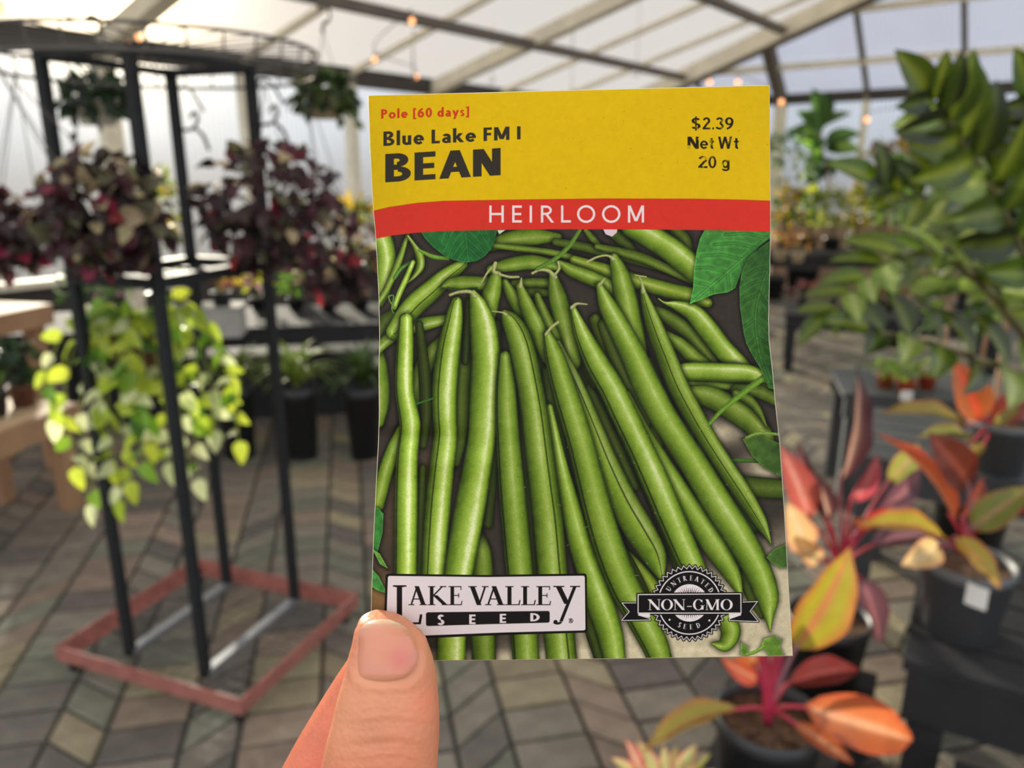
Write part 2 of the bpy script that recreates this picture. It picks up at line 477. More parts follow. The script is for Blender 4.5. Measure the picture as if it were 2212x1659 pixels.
# ================================================================== black plant rack on a rusty tray
M_BLACK = mat('black_painted_steel', srgb(38, 40, 42), 0.62, noise=0.15, scale=40, spec=0.22)
M_RUST = mat('rust_red_steel', srgb(164, 104, 92), 0.55, noise=0.22, scale=22, bump=0.3, bscale=70)
M_BAR = mat('bare_grey_steel', srgb(150, 152, 156), 0.32, metal=0.5, noise=0.12, scale=40)
M_WIRE = mat('dark_wire', srgb(96, 92, 88), 0.5, metal=0.3)
M_CHROME = mat('dull_caster_steel', srgb(120, 118, 114), 0.35, metal=0.8)
M_RUBBER = mat('black_rubber', srgb(28, 28, 28), 0.6)
RC = Vector((-0.962, 2.208, 0)); RA = math.radians(-21)
E1, E2 = Vector((math.cos(RA), math.sin(RA), 0)), Vector((-math.sin(RA), math.cos(RA), 0))
def RK(u, v, z): return RC + E1 * u + E2 * v + Vector((0, 0, z))
rack = thing('plant_rack', RC, 'tall black steel plant rack with a round top hoop on a rust-red tray', 'rack')
PU, PV = 0.145, 0.215
TOPZ, SHZ, TRZ = 1.79, 1.225, 0.075
tray_o = RK(0.0, 0.0, 0)
TU0, TU1, TV0, TV1 = -0.35, 0.345, -0.30, 0.29
for u in (-PU, PU):
    for v in (-PV, PV):
        MB().bar(RK(u, v, TRZ - 0.01), RK(u, v, TOPZ), 0.026, 0.026, up=E1).build('pole', M_BLACK, rack)
def ring(u0, u1, v0, v1, z, w, h, name, m, parent):
    P = [RK(u0, v0, z), RK(u1, v0, z), RK(u1, v1, z), RK(u0, v1, z)]
    for k in range(4):
        MB().bar(P[k], P[(k + 1) % 4], w, h).build(name, m, parent)
# tray rim of angle steel, standing a little above the casters
P = [RK(TU0, TV0, 0), RK(TU1, TV0, 0), RK(TU1, TV1, 0), RK(TU0, TV1, 0)]
for k in range(4):
    a, b = P[k], P[(k + 1) % 4]; d = (b - a).normalized(); n_ = Vector((-d.y, d.x, 0))
    mb = MB().bar(a - d * 0.004 + Vector((0, 0, TRZ)), b + d * 0.004 + Vector((0, 0, TRZ)), 0.006, 0.05)
    mb.bar(a + n_ * 0.016 + Vector((0, 0, TRZ - 0.022)), b + n_ * 0.016 + Vector((0, 0, TRZ - 0.022)), 0.034, 0.005)
    mb.build('tray_rim', M_RUST, rack)
mesh_f = MB()
for k in range(1, 16):
    u = TU0 + (TU1 - TU0) * k / 16
    mesh_f.tube([RK(u, TV0 + .01, TRZ - 0.016), RK(u, TV1 - .01, TRZ - 0.016)], 0.0016, 5)
for k in range(1, 14):
    v = TV0 + (TV1 - TV0) * k / 14
    mesh_f.tube([RK(TU0 + .01, v, TRZ - 0.013), RK(TU1 - .01, v, TRZ - 0.013)], 0.0018, 5)
mesh_f.build('tray_mesh', M_WIRE, rack)
for u in (-PU, PU):
    MB().bar(RK(u, -PV, TRZ - 0.002), RK(u, PV, TRZ - 0.002), 0.028, 0.02).build('cross_bar', M_BAR, rack)
for u, v in ((TU0 + .03, TV0 + .03), (TU1 - .03, TV0 + .03), (TU1 - .03, TV1 - .03), (TU0 + .03, TV1 - .03)):
    c = RK(u, v, 0)
    w = MB()
    ax = E1
    for s_ in (-1, 1):
        w.bar(c + ax * 0.011 * s_ + Vector((0, 0, 0.018)), c + ax * 0.011 * s_ + Vector((0, 0, 0.05)), 0.014, 0.003, up=ax)
    w.box(c + Vector((0, 0, 0.05)), (0.03, 0.03, 0.004), rz=RA)
    cs = w.build('caster', M_CHROME, rack)
    wh = MB(); n = 16
    vs_ = []; 
    for s_ in (-1, 1):
        for k in range(n):
            t = 2 * PI * k / n
            vs_.append(c + ax * 0.008 * s_ + E2 * math.cos(t) * 0.02 + Vector((0, 0, 0.02 + math.sin(t) * 0.02)))
    fs_ = [(k, (k + 1) % n, n + (k + 1) % n, n + k) for k in range(n)] + [tuple(range(n)), tuple(range(2 * n - 1, n - 1, -1))]
    wh.add(vs_, fs_); wh.build('wheel', M_RUBBER, cs)
# middle shelf: a flat steel frame with slats
ring(-PU, PU, -PV, PV, SHZ, 0.035, 0.03, 'shelf_rail', M_BLACK, rack)
for k in range(-1, 2):
    MB().bar(RK(-PU, k * 0.1, SHZ - 0.005), RK(PU, k * 0.1, SHZ - 0.005), 0.02, 0.006).build('shelf_slat', M_BLACK, rack)
# top frame and round hoop
ring(-PU, PU, -PV, PV, TOPZ - 0.01, 0.02, 0.02, 'top_rail', M_BLACK, rack)
HR = 0.43
for z_, r_ in ((TOPZ + 0.02, HR), (TOPZ - 0.035, HR - 0.01)):
    MB().tube([RC + Vector((math.cos(t) * r_, math.sin(t) * r_, z_)) for t in [2 * PI * k / 64 for k in range(64)]], 0.005, 6, closed=True).build('hoop', M_WIRE, rack, True)
spk = MB()
for k in range(16):
    t = PI * k / 16
    d = Vector((math.cos(t), math.sin(t), 0)) * HR
    spk.tube([RC + d + Vector((0, 0, TOPZ + 0.02)), RC - d + Vector((0, 0, TOPZ + 0.02))], 0.002, 5)
    for s_ in (-1, 1):
        spk.tube([RC + d * s_ + Vector((0, 0, TOPZ + 0.02)), RC + d * s_ * 0.977 + Vector((0, 0, TOPZ - 0.035))], 0.0028, 5)
spk.build('hoop_spokes', M_WIRE, rack)
# curled side hooks welded to the poles
def side_hook(u, v, z, dirv, s=1.0):
    o_ = RK(u, v, z); d = Vector(dirv).normalized(); Z = Vector((0, 0, 1))
    pts = [o_, o_ + d * 0.06 * s + Z * 0.002, o_ + d * 0.085 * s + Z * 0.03 * s, o_ + d * 0.075 * s + Z * 0.05 * s, o_ + d * 0.055 * s + Z * 0.035 * s]
    MB().tube(curve(pts, 18), 0.005, 6).build('side_hook', M_BLACK, rack, True)
    pts = [o_ + d * 0.075 * s + Z * 0.002, o_ + d * 0.1 * s - Z * 0.02 * s, o_ + d * 0.115 * s - Z * 0.06 * s]
    MB().tube(curve(pts, 10), 0.005, 6).build('side_hook', M_BLACK, rack, True)
    pts = [o_ + Z * 0.085, o_ + d * 0.03 + Z * 0.12, o_ + d * 0.07 + Z * 0.11, o_ + d * 0.11 + Z * 0.05]
    MB().tube(curve(pts, 14), 0.004, 6).build('side_hook', M_BLACK, rack, True)
side_hook(-PU, PV, 1.62, E1)
side_hook(-PU, -PV, 1.66, E1 + E2)
side_hook(PU, PV, 1.63, E1)
# ================================================================== leaves and plants
def leaf_mesh(name, m, W=0.42, fold=0.12, arch=0.12, n=9, k=2, shape='ovate', colf=None, wavy=0.0, tipdroop=0.0):
    """unit-length leaf along +Y, facing +Z, width ratio W; colf(s, t) -> rgb for vertex colour"""
    vs_ = []; cols = []
    for i in range(n + 1):
        s = i / n
        if shape == 'ovate': w = math.sin(PI * min(1, s ** 0.72)) ** 0.8
        elif shape == 'lance': w = math.sin(PI * s ** 0.85) ** 0.9
        elif shape == 'heart': w = (math.sin(PI * min(1, s ** 0.55)) ** 0.75)
        elif shape == 'blade': w = (1 - s) ** 0.6 * min(1, 0.5 + s * 3)
        else: w = math.sin(PI * s) ** 0.6
        w = max(w, 0.02) * W / 2
        zc = arch * (4 * s * (1 - s)) * 0.5 - tipdroop * s * s
        for j in range(-k, k + 1):
            t = j / k
            x = w * t
            z = zc + fold * abs(t) * w * 2 + wavy * math.sin(s * 17 + t * 2) * abs(t) * 0.5
            vs_.append((x, s - (0.06 * (1 - s) * abs(t) if shape == 'heart' else 0), z))
            cols.append(colf(s, t) if colf else (1, 1, 1, 1))
    r = 2 * k + 1
    fs_ = [(i * r + j, i * r + j + 1, (i + 1) * r + j + 1, (i + 1) * r + j) for i in range(n) for j in range(2 * k)]
    me = bpy.data.meshes.new(name); me.from_pydata(vs_, [], fs_)
    me.polygons.foreach_set('use_smooth', [True] * len(fs_))
    if colf:
        ca = me.color_attributes.new('Col', 'FLOAT_COLOR', 'POINT')
        ca.data.foreach_set('color', [c for q in cols for c in q])
    me.materials.append(m)
    return me
def leaf_matrix(base, tip, normal, width=1.0, roll=0.0):
    base, tip = Vector(base), Vector(tip)
    y = tip - base; L = y.length; y.normalize()
    z = Vector(normal); z = z - y * z.dot(y)
    if z.length < 1e-4: z = y.orthogonal()
    z.normalize(); x = y.cross(z)
    if roll:
        q = Quaternion(y, roll); x = q @ x; z = q @ z
    M = Matrix(((x.x * L * width, y.x * L, z.x * L, base.x), (x.y * L * width, y.y * L, z.y * L, base.y), (x.z * L * width, y.z * L, z.z * L, base.z), (0, 0, 0, 1)))
    return M
def leafcol(name, col, trans=0.35, rough=0.45, var=0.25, spec=0.5, tcol=None, noise=0.12):
    return mat(name, srgb(*col), rough, noise=noise, scale=9, var=var, trans=trans, spec=spec, tcol=tcol)
def leafattr(name, trans=0.35, rough=0.42, var=0.15):
    return mat(name, (1, 1, 1, 1), rough, noise=0.12, scale=6, var=var, trans=trans, attr='Col')
def rvec(s=1.0): return Vector((random.gauss(0, s), random.gauss(0, s), random.gauss(0, s)))
def mixc(a, b, t): return tuple(a[i] + (b[i] - a[i]) * t for i in range(4))

M_SOIL = mat('bark_soil', srgb(92, 66, 46), 0.95, noise=0.5, scale=60, bump=1.0, bscale=120)
M_POTB = mat('black_plastic', srgb(44, 45, 47), 0.45, noise=0.08, scale=10, var=0.15)
M_POTG = mat('dark_grey_plastic', srgb(92, 94, 96), 0.5, noise=0.08, scale=10)
M_TERRA = mat('terracotta_plastic', srgb(170, 66, 40), 0.55, noise=0.1, scale=12, var=0.2)
M_BROWNPOT = mat('brown_plastic', srgb(110, 72, 60), 0.5, noise=0.1, scale=12)
M_WHITE = mat('white_plastic', srgb(225, 222, 214), 0.5, noise=0.05)
M_CREAMPOT = mat('cream_pot', srgb(205, 185, 150), 0.6, noise=0.08)

def pot(parent, c, r, h, m=M_POTB, lip=True, soil=True, n=28):
    """a round nursery pot: tapered wall, rolled rim, soil inside; c = centre of its foot"""
    b = r * 0.78
    prof = [(0.0, 0.0), (b, 0.0), (b + (r - b) * 0.85, h * 0.86)]
    if lip: prof += [(r * 0.985, h * 0.86), (r, h * 0.9), (r, h), (r * 0.94, h), (r * 0.92, h * 0.88)]
    else: prof += [(r, h), (r * 0.94, h)]
    prof += [(b * 0.95, h * 0.3)]
    p = MB().lathe(prof, c, n).build('pot', m, parent, True)
    if soil:
        s_ = MB(); z = h * 0.87; rr = r * 0.93
        vs_ = [(c[0], c[1], c[2] + z + 0.006)]; K = n
        for q in (0.5, 1.0):
            for j in range(K):
                a = 2 * PI * j / K
                vs_.append((c[0] + rr * q * math.cos(a), c[1] + rr * q * math.sin(a), c[2] + z + random.uniform(-0.004, 0.004)))
        fs_ = [(0, 1 + j, 1 + (j + 1) % K) for j in range(K)] + [(1 + j, 1 + K + j, 1 + K + (j + 1) % K, 1 + (j + 1) % K) for j in range(K)]
        s_.add(vs_, fs_).build('soil', M_SOIL, parent, True)
    return p

# --- shared leaf meshes
def ph_col(blade, mid, edge):
    blade, mid, edge = srgb(*blade), srgb(*mid), srgb(*edge)
    def f(s, t):
        c = mixc(blade, edge, max(0, abs(t) - 0.55) * 1.6 + 0.35 * max(0, s - 0.8) * 4)
        return mixc(mid, c, min(1, abs(t) * 3.2 + 0.05))
    return f
M_PHL = leafattr('philodendron_leaf', 0.45, 0.35)
PHK = {}
for nm, a in dict(
        orange=((200, 104, 58), (232, 160, 120), (205, 84, 66)), yellow=((176, 168, 48), (206, 120, 84), (206, 92, 70)), olive=((146, 140, 52), (196, 140, 80), (170, 96, 60)),
        maroon=((120, 50, 36), (170, 80, 66), (130, 50, 44)), purple=((76, 44, 50), (206, 160, 140), (56, 34, 40)), pink=((190, 84, 82), (220, 150, 140), (170, 66, 72)),
        coral=((200, 104, 62), (236, 170, 130), (196, 80, 58)), pale=((220, 190, 130), (235, 200, 160), (225, 140, 110)), rust=((164, 80, 44), (214, 60, 50), (180, 100, 60)),
        green=((132, 146, 62), (190, 150, 100), (176, 120, 80)), plum=((104, 70, 78), (170, 110, 110), (90, 50, 60)), red=((176, 44, 48), (214, 70, 70), (150, 40, 50))).items():
    PHK[nm] = [leaf_mesh('leaf', M_PHL, W=w, fold=fo, arch=ar, n=14, k=4, shape=sh, colf=ph_col(*a), tipdroop=td, wavy=0.025)
               for w, fo, ar, td, sh in ((0.40, 0.25, 0.10, 0.12, 'ovate'), (0.46, 0.16, 0.12, 0.0, 'ovate'), (0.26, 0.5, 0.12, 0.1, 'lance'))]
M_PET = mat('red_petiole', srgb(176, 48, 70), 0.4, noise=0.12, scale=30, var=0.15)
M_PET2 = mat('mauve_petiole', srgb(150, 100, 104), 0.4, noise=0.12, scale=30, var=0.15)

def philo_leaf(parent, crown, base, tip, kind, var=0, normal=None, width=1.0, pet=M_PET, r=0.005):
    base, tip, crown = Vector(base), Vector(tip), Vector(crown)
    if normal is None: normal = Vector((0, -0.55, 0.8))
    lf = link('leaf', PHK[kind][var], None, parent, leaf_matrix(base, tip, normal, width))
    midp = crown.lerp(base, 0.5) + Vector((0, 0, 0.15 * (base - crown).length * 0.5))
    MB().tube(curve([crown, midp, base, base.lerp(tip, 0.1)], 12), [r * (1 - 0.45 * i / 11) for i in range(12)], 7).build('petiole', pet, parent, True)
    return lf

# generic small foliage used for the plants farther off: one mesh of leaves
def foliage(name, parent, leaves, m, W=0.45, shape='ovate', n=5, fold=0.15, arch=0.15):
    """leaves: list of (base, tip, normal, width)"""
    proto = leaf_mesh('tmp', m, W=W, n=n, k=1, shape=shape, fold=fold, arch=arch)
    pv = [v.co.copy() for v in proto.vertices]; pf = [tuple(p.vertices) for p in proto.polygons]
    bpy.data.meshes.remove(proto)
    mb = MB()
    for (b, t, nn, w) in leaves:
        M = leaf_matrix(b, t, nn, w)
        mb.add([M @ v for v in pv], pf)
    return mb.build(name, m, parent, True)
def bushy(c, rx, ry, rz, n, L, out=0.7, droop=0.3):
    """n leaves on an ellipsoid shell round c, pointing outward"""
    res = []
    for _ in range(n):
        d = rvec().normalized()
        if d.z < -0.5: d.z *= -1
        q = random.uniform(0.45, 1.0) ** 0.5
        p = Vector(c) + Vector((d.x * rx, d.y * ry, d.z * rz)) * q
        dirn = (d * out + rvec(0.45) - Vector((0, 0, droop))).normalized()
        l = L * random.uniform(0.7, 1.25)
        res.append((p, p + dirn * l, d + Vector((0, 0, 0.6)) + rvec(0.3), random.uniform(0.8, 1.2)))
    return res
# ================================================================== left side
M_COL = [leafcol('coleus_' + n, c, tr, 0.5, 0.25) for n, c, tr in
         (('dark', (50, 32, 36), 0.25), ('purple', (88, 50, 56), 0.35), ('magenta', (150, 40, 62), 0.4), ('cream', (190, 172, 132), 0.4), ('olive', (96, 92, 66), 0.35), ('brown', (70, 52, 46), 0.3))]
COLM = [[leaf_mesh('leaf', m, W=w, n=6, k=2, shape='ovate', fold=0.2, arch=0.2, wavy=0.03) for w in (0.62, 0.75)] for m in M_COL]
def coleus(cx, cy, d, rx, rz, n, label, weights, hang=None, L=0.052):
    c = atd(cx, cy, d)
    k = d / FPX
    RX, RZ = rx * k, rz * k
    potc = c + Vector((0, 0, -RZ * 0.75))
    t = thing('coleus_basket', potc, label, 'hanging basket', 'dark coleus baskets on the rack')
    pot(t, potc, 0.09, 0.12, M_POTB)
    if hang:
        for q in range(3):
            a = 2 * PI * q / 3 + 0.4
            MB().tube([potc + Vector((0.088 * math.cos(a), 0.088 * math.sin(a), 0.115)), Vector(hang)], 0.0016, 5).build('hanger_wire', M_WIRE, t)
    top = potc + Vector((0, 0, 0.11))
    for q in range(14):
        d_ = rvec().normalized(); d_.z = abs(d_.z)
        e = c + Vector((d_.x * RX, d_.y * RX, d_.z * RZ)) * 0.8
        MB().tube(curve([top + Vector((d_.x * 0.04, d_.y * 0.04, 0)), top.lerp(e, 0.5) + Vector((0, 0, 0.02)), e], 6), 0.0028, 5).build('stem', M_COL[1], t, True)
    for q in range(n):
        d_ = rvec().normalized()
        if d_.y > 0.35: d_.y *= -1
        r_ = random.uniform(0.4, 1.0) ** 0.5
        p = c + Vector((d_.x * RX, d_.y * RX, d_.z * RZ)) * r_
        dirn = (d_ * 0.6 + rvec(0.5) - Vector((0, 0, 0.35))).normalized()
        l = L * random.uniform(0.7, 1.3)
        ki = random.choices(range(6), weights)[0]
        link('leaf', random.choice(COLM[ki]), None, t, leaf_matrix(p - dirn * l * 0.4, p + dirn * l * 0.6, d_ + Vector((0, -0.3, 0.5)) + rvec(0.35)))
    return t
hz = TOPZ - 0.035
coleus(232, 470, 1.90, 135, 132, 290, 'dark coleus basket with pink and cream leaves at the nearest rack pole', (5, 4, 1.3, 2.6, 2.5, 3), RC + Vector((-0.24, -0.3, hz)))
coleus(585, 450, 2.26, 150, 140, 300, 'large very dark purple coleus basket at the right rear rack pole', (7, 4, 0.7, 1.0, 1.4, 3.5), RC + Vector((0.22, 0.24, hz)))
coleus(735, 555, 2.9, 105, 110, 190, 'dark coleus basket half hidden behind the seed packet edge', (6, 3, 1.0, 0.8, 1, 2), RC + Vector((0.34, 0.26, hz)))
coleus(22, 500, 2.5, 85, 95, 150, 'dark coleus basket cut off by the left frame edge', (6, 4, 1.0, 1.0, 1, 2), RC + Vector((-0.40, 0.05, hz)))

# --- lime variegated pothos under the shelf
M_POTH = [leafcol('pothos_' + n, c, 0.5, 0.35, 0.2) for n, c in (('lime', (190, 208, 66)), ('green', (130, 172, 52)), ('pale', (226, 232, 176)), ('deep', (84, 126, 46)))]
POTHM = [leaf_mesh('leaf', m, W=0.62, n=8, k=2, shape='heart', fold=0.18, arch=0.15, tipdroop=0.1) for m in M_POTH]
M_VINE = mat('pothos_vine', srgb(150, 160, 70), 0.5)
pc = atd(318, 800, 2.2)
poth = thing('pothos_basket', pc, 'trailing lime green pothos basket hung inside the black rack', 'hanging basket')
pot(poth, pc, 0.10, 0.13, M_BROWNPOT)
for q in range(3):
    a = 2 * PI * q / 3
    MB().tube([pc + Vector((0.098 * math.cos(a), 0.098 * math.sin(a), 0.125)), RC + Vector((0, 0, SHZ - 0.005))], 0.0016, 5).build('hanger_wire', M_WIRE, poth)
ends = [(118, 905, 2.1), (165, 1010, 2.1), (205, 1090, 2.08), (262, 1080, 2.06), (285, 1040, 2.05), (310, 1000, 2.03), (240, 1000, 2.06), (430, 1035, 2.15), (405, 1010, 2.1), (515, 955, 2.2), (465, 930, 2.2), (440, 900, 2.16), (490, 850, 2.25), (300, 900, 2.02), (225, 880, 2.04), (330, 950, 2.04), (370, 1000, 2.08), (280, 800, 2.0), (400, 860, 2.1), (210, 790, 2.06)]
def pleaf(p, dirn, L, w=(5, 2, 3, 0.7)):
    L *= 1.2
    ki = random.choices(range(4), w)[0]
    n_ = Vector((random.gauss(0, 0.4), -0.8 + random.gauss(0, 0.4), 0.5 + random.gauss(0, 0.3)))
    link('leaf', POTHM[ki], None, poth, leaf_matrix(p, p + dirn * L, n_))
rim = pc + Vector((0, 0, 0.13))
for (x, y, d) in ends:
    e = atd(x, y, d)
    out = (e - rim); out.z = 0
    m1 = rim + out * 0.6 + Vector((0, 0, 0.05))
    m2 = Vector((e.x, e.y, rim.z * 0.55 + e.z * 0.45))
    path = curve([rim + out * 0.15, m1, m2, e], 22)
    MB().tube(path, 0.002, 5).build('vine', M_VINE, poth, True)
    for i in range(2, 22, 2):
        side = Vector((random.choice((-1, 1)) * random.uniform(0.3, 1), random.uniform(-0.7, 0.2), random.uniform(-0.9, -0.1))).normalized()
        pleaf(path[i], side, random.uniform(0.04, 0.062))
    pleaf(path[-1], Vector((random.gauss(0, 0.3), -0.2, -1)).normalized(), 0.06)
for q in range(34):
    a = random.uniform(0, 2 * PI); r_ = random.uniform(0.02, 0.17)
    p = rim + Vector((math.cos(a) * r_, math.sin(a) * r_, random.uniform(-0.02, 0.09)))
    pleaf(p, Vector((math.cos(a), math.sin(a), random.uniform(-0.3, 0.5))).normalized(), random.uniform(0.045, 0.065), (3, 4, 1, 2))

# --- baskets hung from the roof
M_BASKLEAF = leafcol('basket_green', (92, 112, 58), 0.35, 0.45, 0.3)
M_BASKLEAF2 = leafcol('basket_deep_green', (50, 72, 44), 0.35, 0.45, 0.3)
def hanging_basket(cx, cy, d, hookpix, label, r, n, ml, mpot, trail=()):
    c = atd(cx, cy, d); hook = atd(hookpix[0], hookpix[1], d)
    t = thing('hanging_basket', c, label, 'hanging basket', 'green baskets hung from the rafters')
    pc_ = c - Vector((0, 0, r * 0.75))
    pot(t, pc_, r * 0.72, r * 0.85, mpot)
    for q in range(3):
        a = 2 * PI * q / 3 + 0.3
        MB().tube([pc_ + Vector((r * .7 * math.cos(a), r * .7 * math.sin(a), r * 0.8)), hook], 0.0018, 5).build('hanger_wire', M_WIRE, t)
    zt = zl((Vector((hook.x, hook.y, 0)) - CORNER).dot(IN_L)) - 0.02
    Z = Vector((0, 0, 1)); s_ = r * 0.55
    X = Vector((1, 0, 0))
    pts = [hook, hook + Z * s_ * 0.5, hook + Z * s_ * 0.9 + X * s_ * 0.45, hook + Z * s_ * 1.6 + X * s_ * 0.4, hook + Z * s_ * 1.7 - X * s_ * 0.15, hook + Z * s_ * 1.35 - X * s_ * 0.25]
    MB().tube(curve(pts, 22), 0.009, 6).build('hook', M_WIRE, t, True)
    MB().tube([hook + Z * s_ * 1.7, Vector((hook.x, hook.y, max(zt, hook.z + s_ * 1.8)))], 0.003, 5).build('chain', M_WIRE, t)
    lm = [leaf_mesh('leaf', m, W=0.6, n=6, k=2, shape='ovate', fold=0.2, arch=0.2) for m in ml]
    for (b, tp, nn, w) in bushy(c, r, r, r * 0.8, n, r * 0.55):
        link('leaf', random.choice(lm), None, t, leaf_matrix(b, tp, nn, w))
    for (x, y) in trail:
        e = atd(x, y, d - 0.05)
        path = curve([c, c.lerp(Vector((e.x, e.y, c.z)), 0.8), e], 12)
        MB().tube(path, 0.003, 5).build('vine', M_BASKLEAF, t, True)
        for i in range(4, 12, 2):
            link('leaf', random.choice(lm), None, t, leaf_matrix(path[i], path[i] + Vector((random.gauss(0, .5), -0.3, -0.8)).normalized() * r * 0.5, (0, -1, 0.4)))
hanging_basket(700, 212, 3.9, (698, 72), 'round leafy basket hanging in the open right of the rack', 0.125, 190, [M_BASKLEAF, M_BASKLEAF2], M_CREAMPOT, [(770, 275), (740, 265), (668, 250)])
hanging_basket(207, 222, 3.3, (205, 100), 'dark green basket hanging between the two left rack poles', 0.115, 150, [M_BASKLEAF2], M_WHITE, [(165, 300), (150, 245)])

# --- two-tier pale wooden bench at the far left
M_PINE = mat('pale_pine', srgb(214, 186, 146), 0.6, noise=0.14, scale=5, bump=0.15, bscale=25, var=0.08)
M_PINED = mat('shaded_pine', srgb(176, 138, 104), 0.65, noise=0.14, scale=5, var=0.06)  # browner pine: the shading of the front boards put into the colour
bA = at(0, 935, 0.5); bB = at(165, 872, 0.5)
bd = (bB - bA); bd.z = 0; bd.normalize(); bn = Vector((-bd.y, bd.x, 0))
bench = thing('tiered_bench', bA, 'two-tier pale pine slatted bench at the left frame edge', 'bench')
def wbox(u0, u1, v0, v1, z0, z1, name, m, parent, mid=None):
    o_ = mid or bA
    P0 = Vector((o_.x, o_.y, 0))
    return MB().bar(P0 + bd * u0 + bn * (v0 + v1) / 2 + Vector((0, 0, (z0 + z1) / 2)), P0 + bd * u1 + bn * (v0 + v1) / 2 + Vector((0, 0, (z0 + z1) / 2)), abs(v1 - v0), z1 - z0).build(name, m, parent)
U0, U1 = -0.9, 0.42
for k in range(5): wbox(U0, U1, 0.03 + k * 0.085, 0.105 + k * 0.085, 0.475, 0.5, 'slat', M_PINE, bench)
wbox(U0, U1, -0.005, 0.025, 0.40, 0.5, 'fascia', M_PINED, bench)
U1 = 0.85
for k in range(5): wbox(U0, U1, 0.50 + k * 0.085, 0.575 + k * 0.085, 0.835, 0.86, 'slat', M_PINE, bench)
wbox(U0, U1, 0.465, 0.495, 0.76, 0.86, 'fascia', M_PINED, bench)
for u0_, u1_, v, z in ((U0 + 0.1, 0.34, 0.05, 0.475), (U0 + 0.1, 0.34, 0.42, 0.475), (U0 + 0.1, 0.77, 0.52, 0.835), (U0 + 0.1, 0.77, 0.86, 0.835)):
    for u in (u0_, u1_):
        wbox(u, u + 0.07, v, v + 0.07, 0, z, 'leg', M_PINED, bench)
def on_bench(u, v, z): return Vector((bA.x, bA.y, 0)) + bd * u + bn * v + Vector((0, 0, z))
M_DEEP = leafcol('deep_green_leaf', (42, 66, 44), 0.3, 0.4, 0.3)
M_MIDG = leafcol('mid_green_leaf', (84, 116, 52), 0.4, 0.4, 0.3)
M_YELG = leafcol('yellow_green_leaf', (178, 182, 62), 0.45, 0.4, 0.3)
M_GOLD = leafcol('golden_leaf', (214, 180, 60), 0.45, 0.4, 0.25)
M_FERN = leafcol('fern_green', (132, 150, 66), 0.45, 0.45, 0.3)
M_SAGE = leafcol('sage_leaf', (150, 166, 128), 0.4, 0.5, 0.25)
M_LIME = leafcol('bright_lime_leaf', (150, 196, 60), 0.45, 0.4, 0.25)
M_BRONZE = leafcol('bronze_leaf', (132, 84, 70), 0.4, 0.45, 0.3)
M_PINKF = leafcol('pink_petal', (214, 160, 180), 0.4, 0.5, 0.2)
def potted(name, c, r, h, m_pot, label, cat, leaves_m, rad, hgt, n, L, shape='ovate', W=0.5, group=None, droop=0.25, stems=True):
    t = thing(name, c, label, cat, group)
    pot(t, c, r, h, m_pot, n=20)
    top = Vector(c) + Vector((0, 0, h))
    cc = top + Vector((0, 0, hgt * 0.5))
    if stems:
        mb = MB()
        for q in range(7):
            a = 2 * PI * q / 7
            e = cc + Vector((math.cos(a) * rad * 0.6, math.sin(a) * rad * 0.6, random.uniform(0, hgt * 0.3)))
            mb.tube([top - Vector((0, 0, 0.02)), top.lerp(e, 0.5) + Vector((0, 0, hgt * 0.1)), e], 0.003, 5)
        mb.build('stems', M_MIDG, t, True)
    lv = leaves_m if isinstance(leaves_m, (list, tuple)) else [leaves_m]
    for i, m in enumerate(lv):
        foliage('foliage', t, bushy(cc, rad, rad, hgt * 0.5, n // len(lv), L, droop=droop), m, W=W, shape=shape)
    return t
potted('potted_plant', on_bench(0.04, 0.2, 0.5), 0.055, 0.11, M_POTB, 'dark green plant in a black pot on the lower pine tier, leftmost', 'potted plant', M_DEEP, 0.09, 0.2, 50, 0.08, group='pots on the pine bench')
potted('potted_plant', on_bench(0.18, 0.2, 0.5), 0.055, 0.11, M_POTB, 'dark green plant in a black pot on the lower pine tier, middle', 'potted plant', M_DEEP, 0.09, 0.2, 50, 0.08, group='pots on the pine bench')
potted('potted_plant', on_bench(0.33, 0.2, 0.5), 0.055, 0.10, M_BROWNPOT, 'dark green plant in a brown pot on the lower pine tier, nearest the rack', 'potted plant', [M_DEEP, M_MIDG], 0.08, 0.16, 40, 0.07, group='pots on the pine bench')
potted('potted_plant', on_bench(0.46, 0.68, 0.86), 0.07, 0.10, M_CREAMPOT, 'small green plant in a cream pot on the upper pine tier, left', 'potted plant', [M_MIDG, M_DEEP], 0.08, 0.14, 40, 0.07, group='pots on the pine bench')
potted('potted_plant', on_bench(0.66, 0.68, 0.86), 0.06, 0.09, M_CREAMPOT, 'small green plant in a cream pot on the upper pine tier, right', 'potted plant', [M_SAGE, M_MIDG], 0.07, 0.12, 36, 0.06, group='pots on the pine bench')

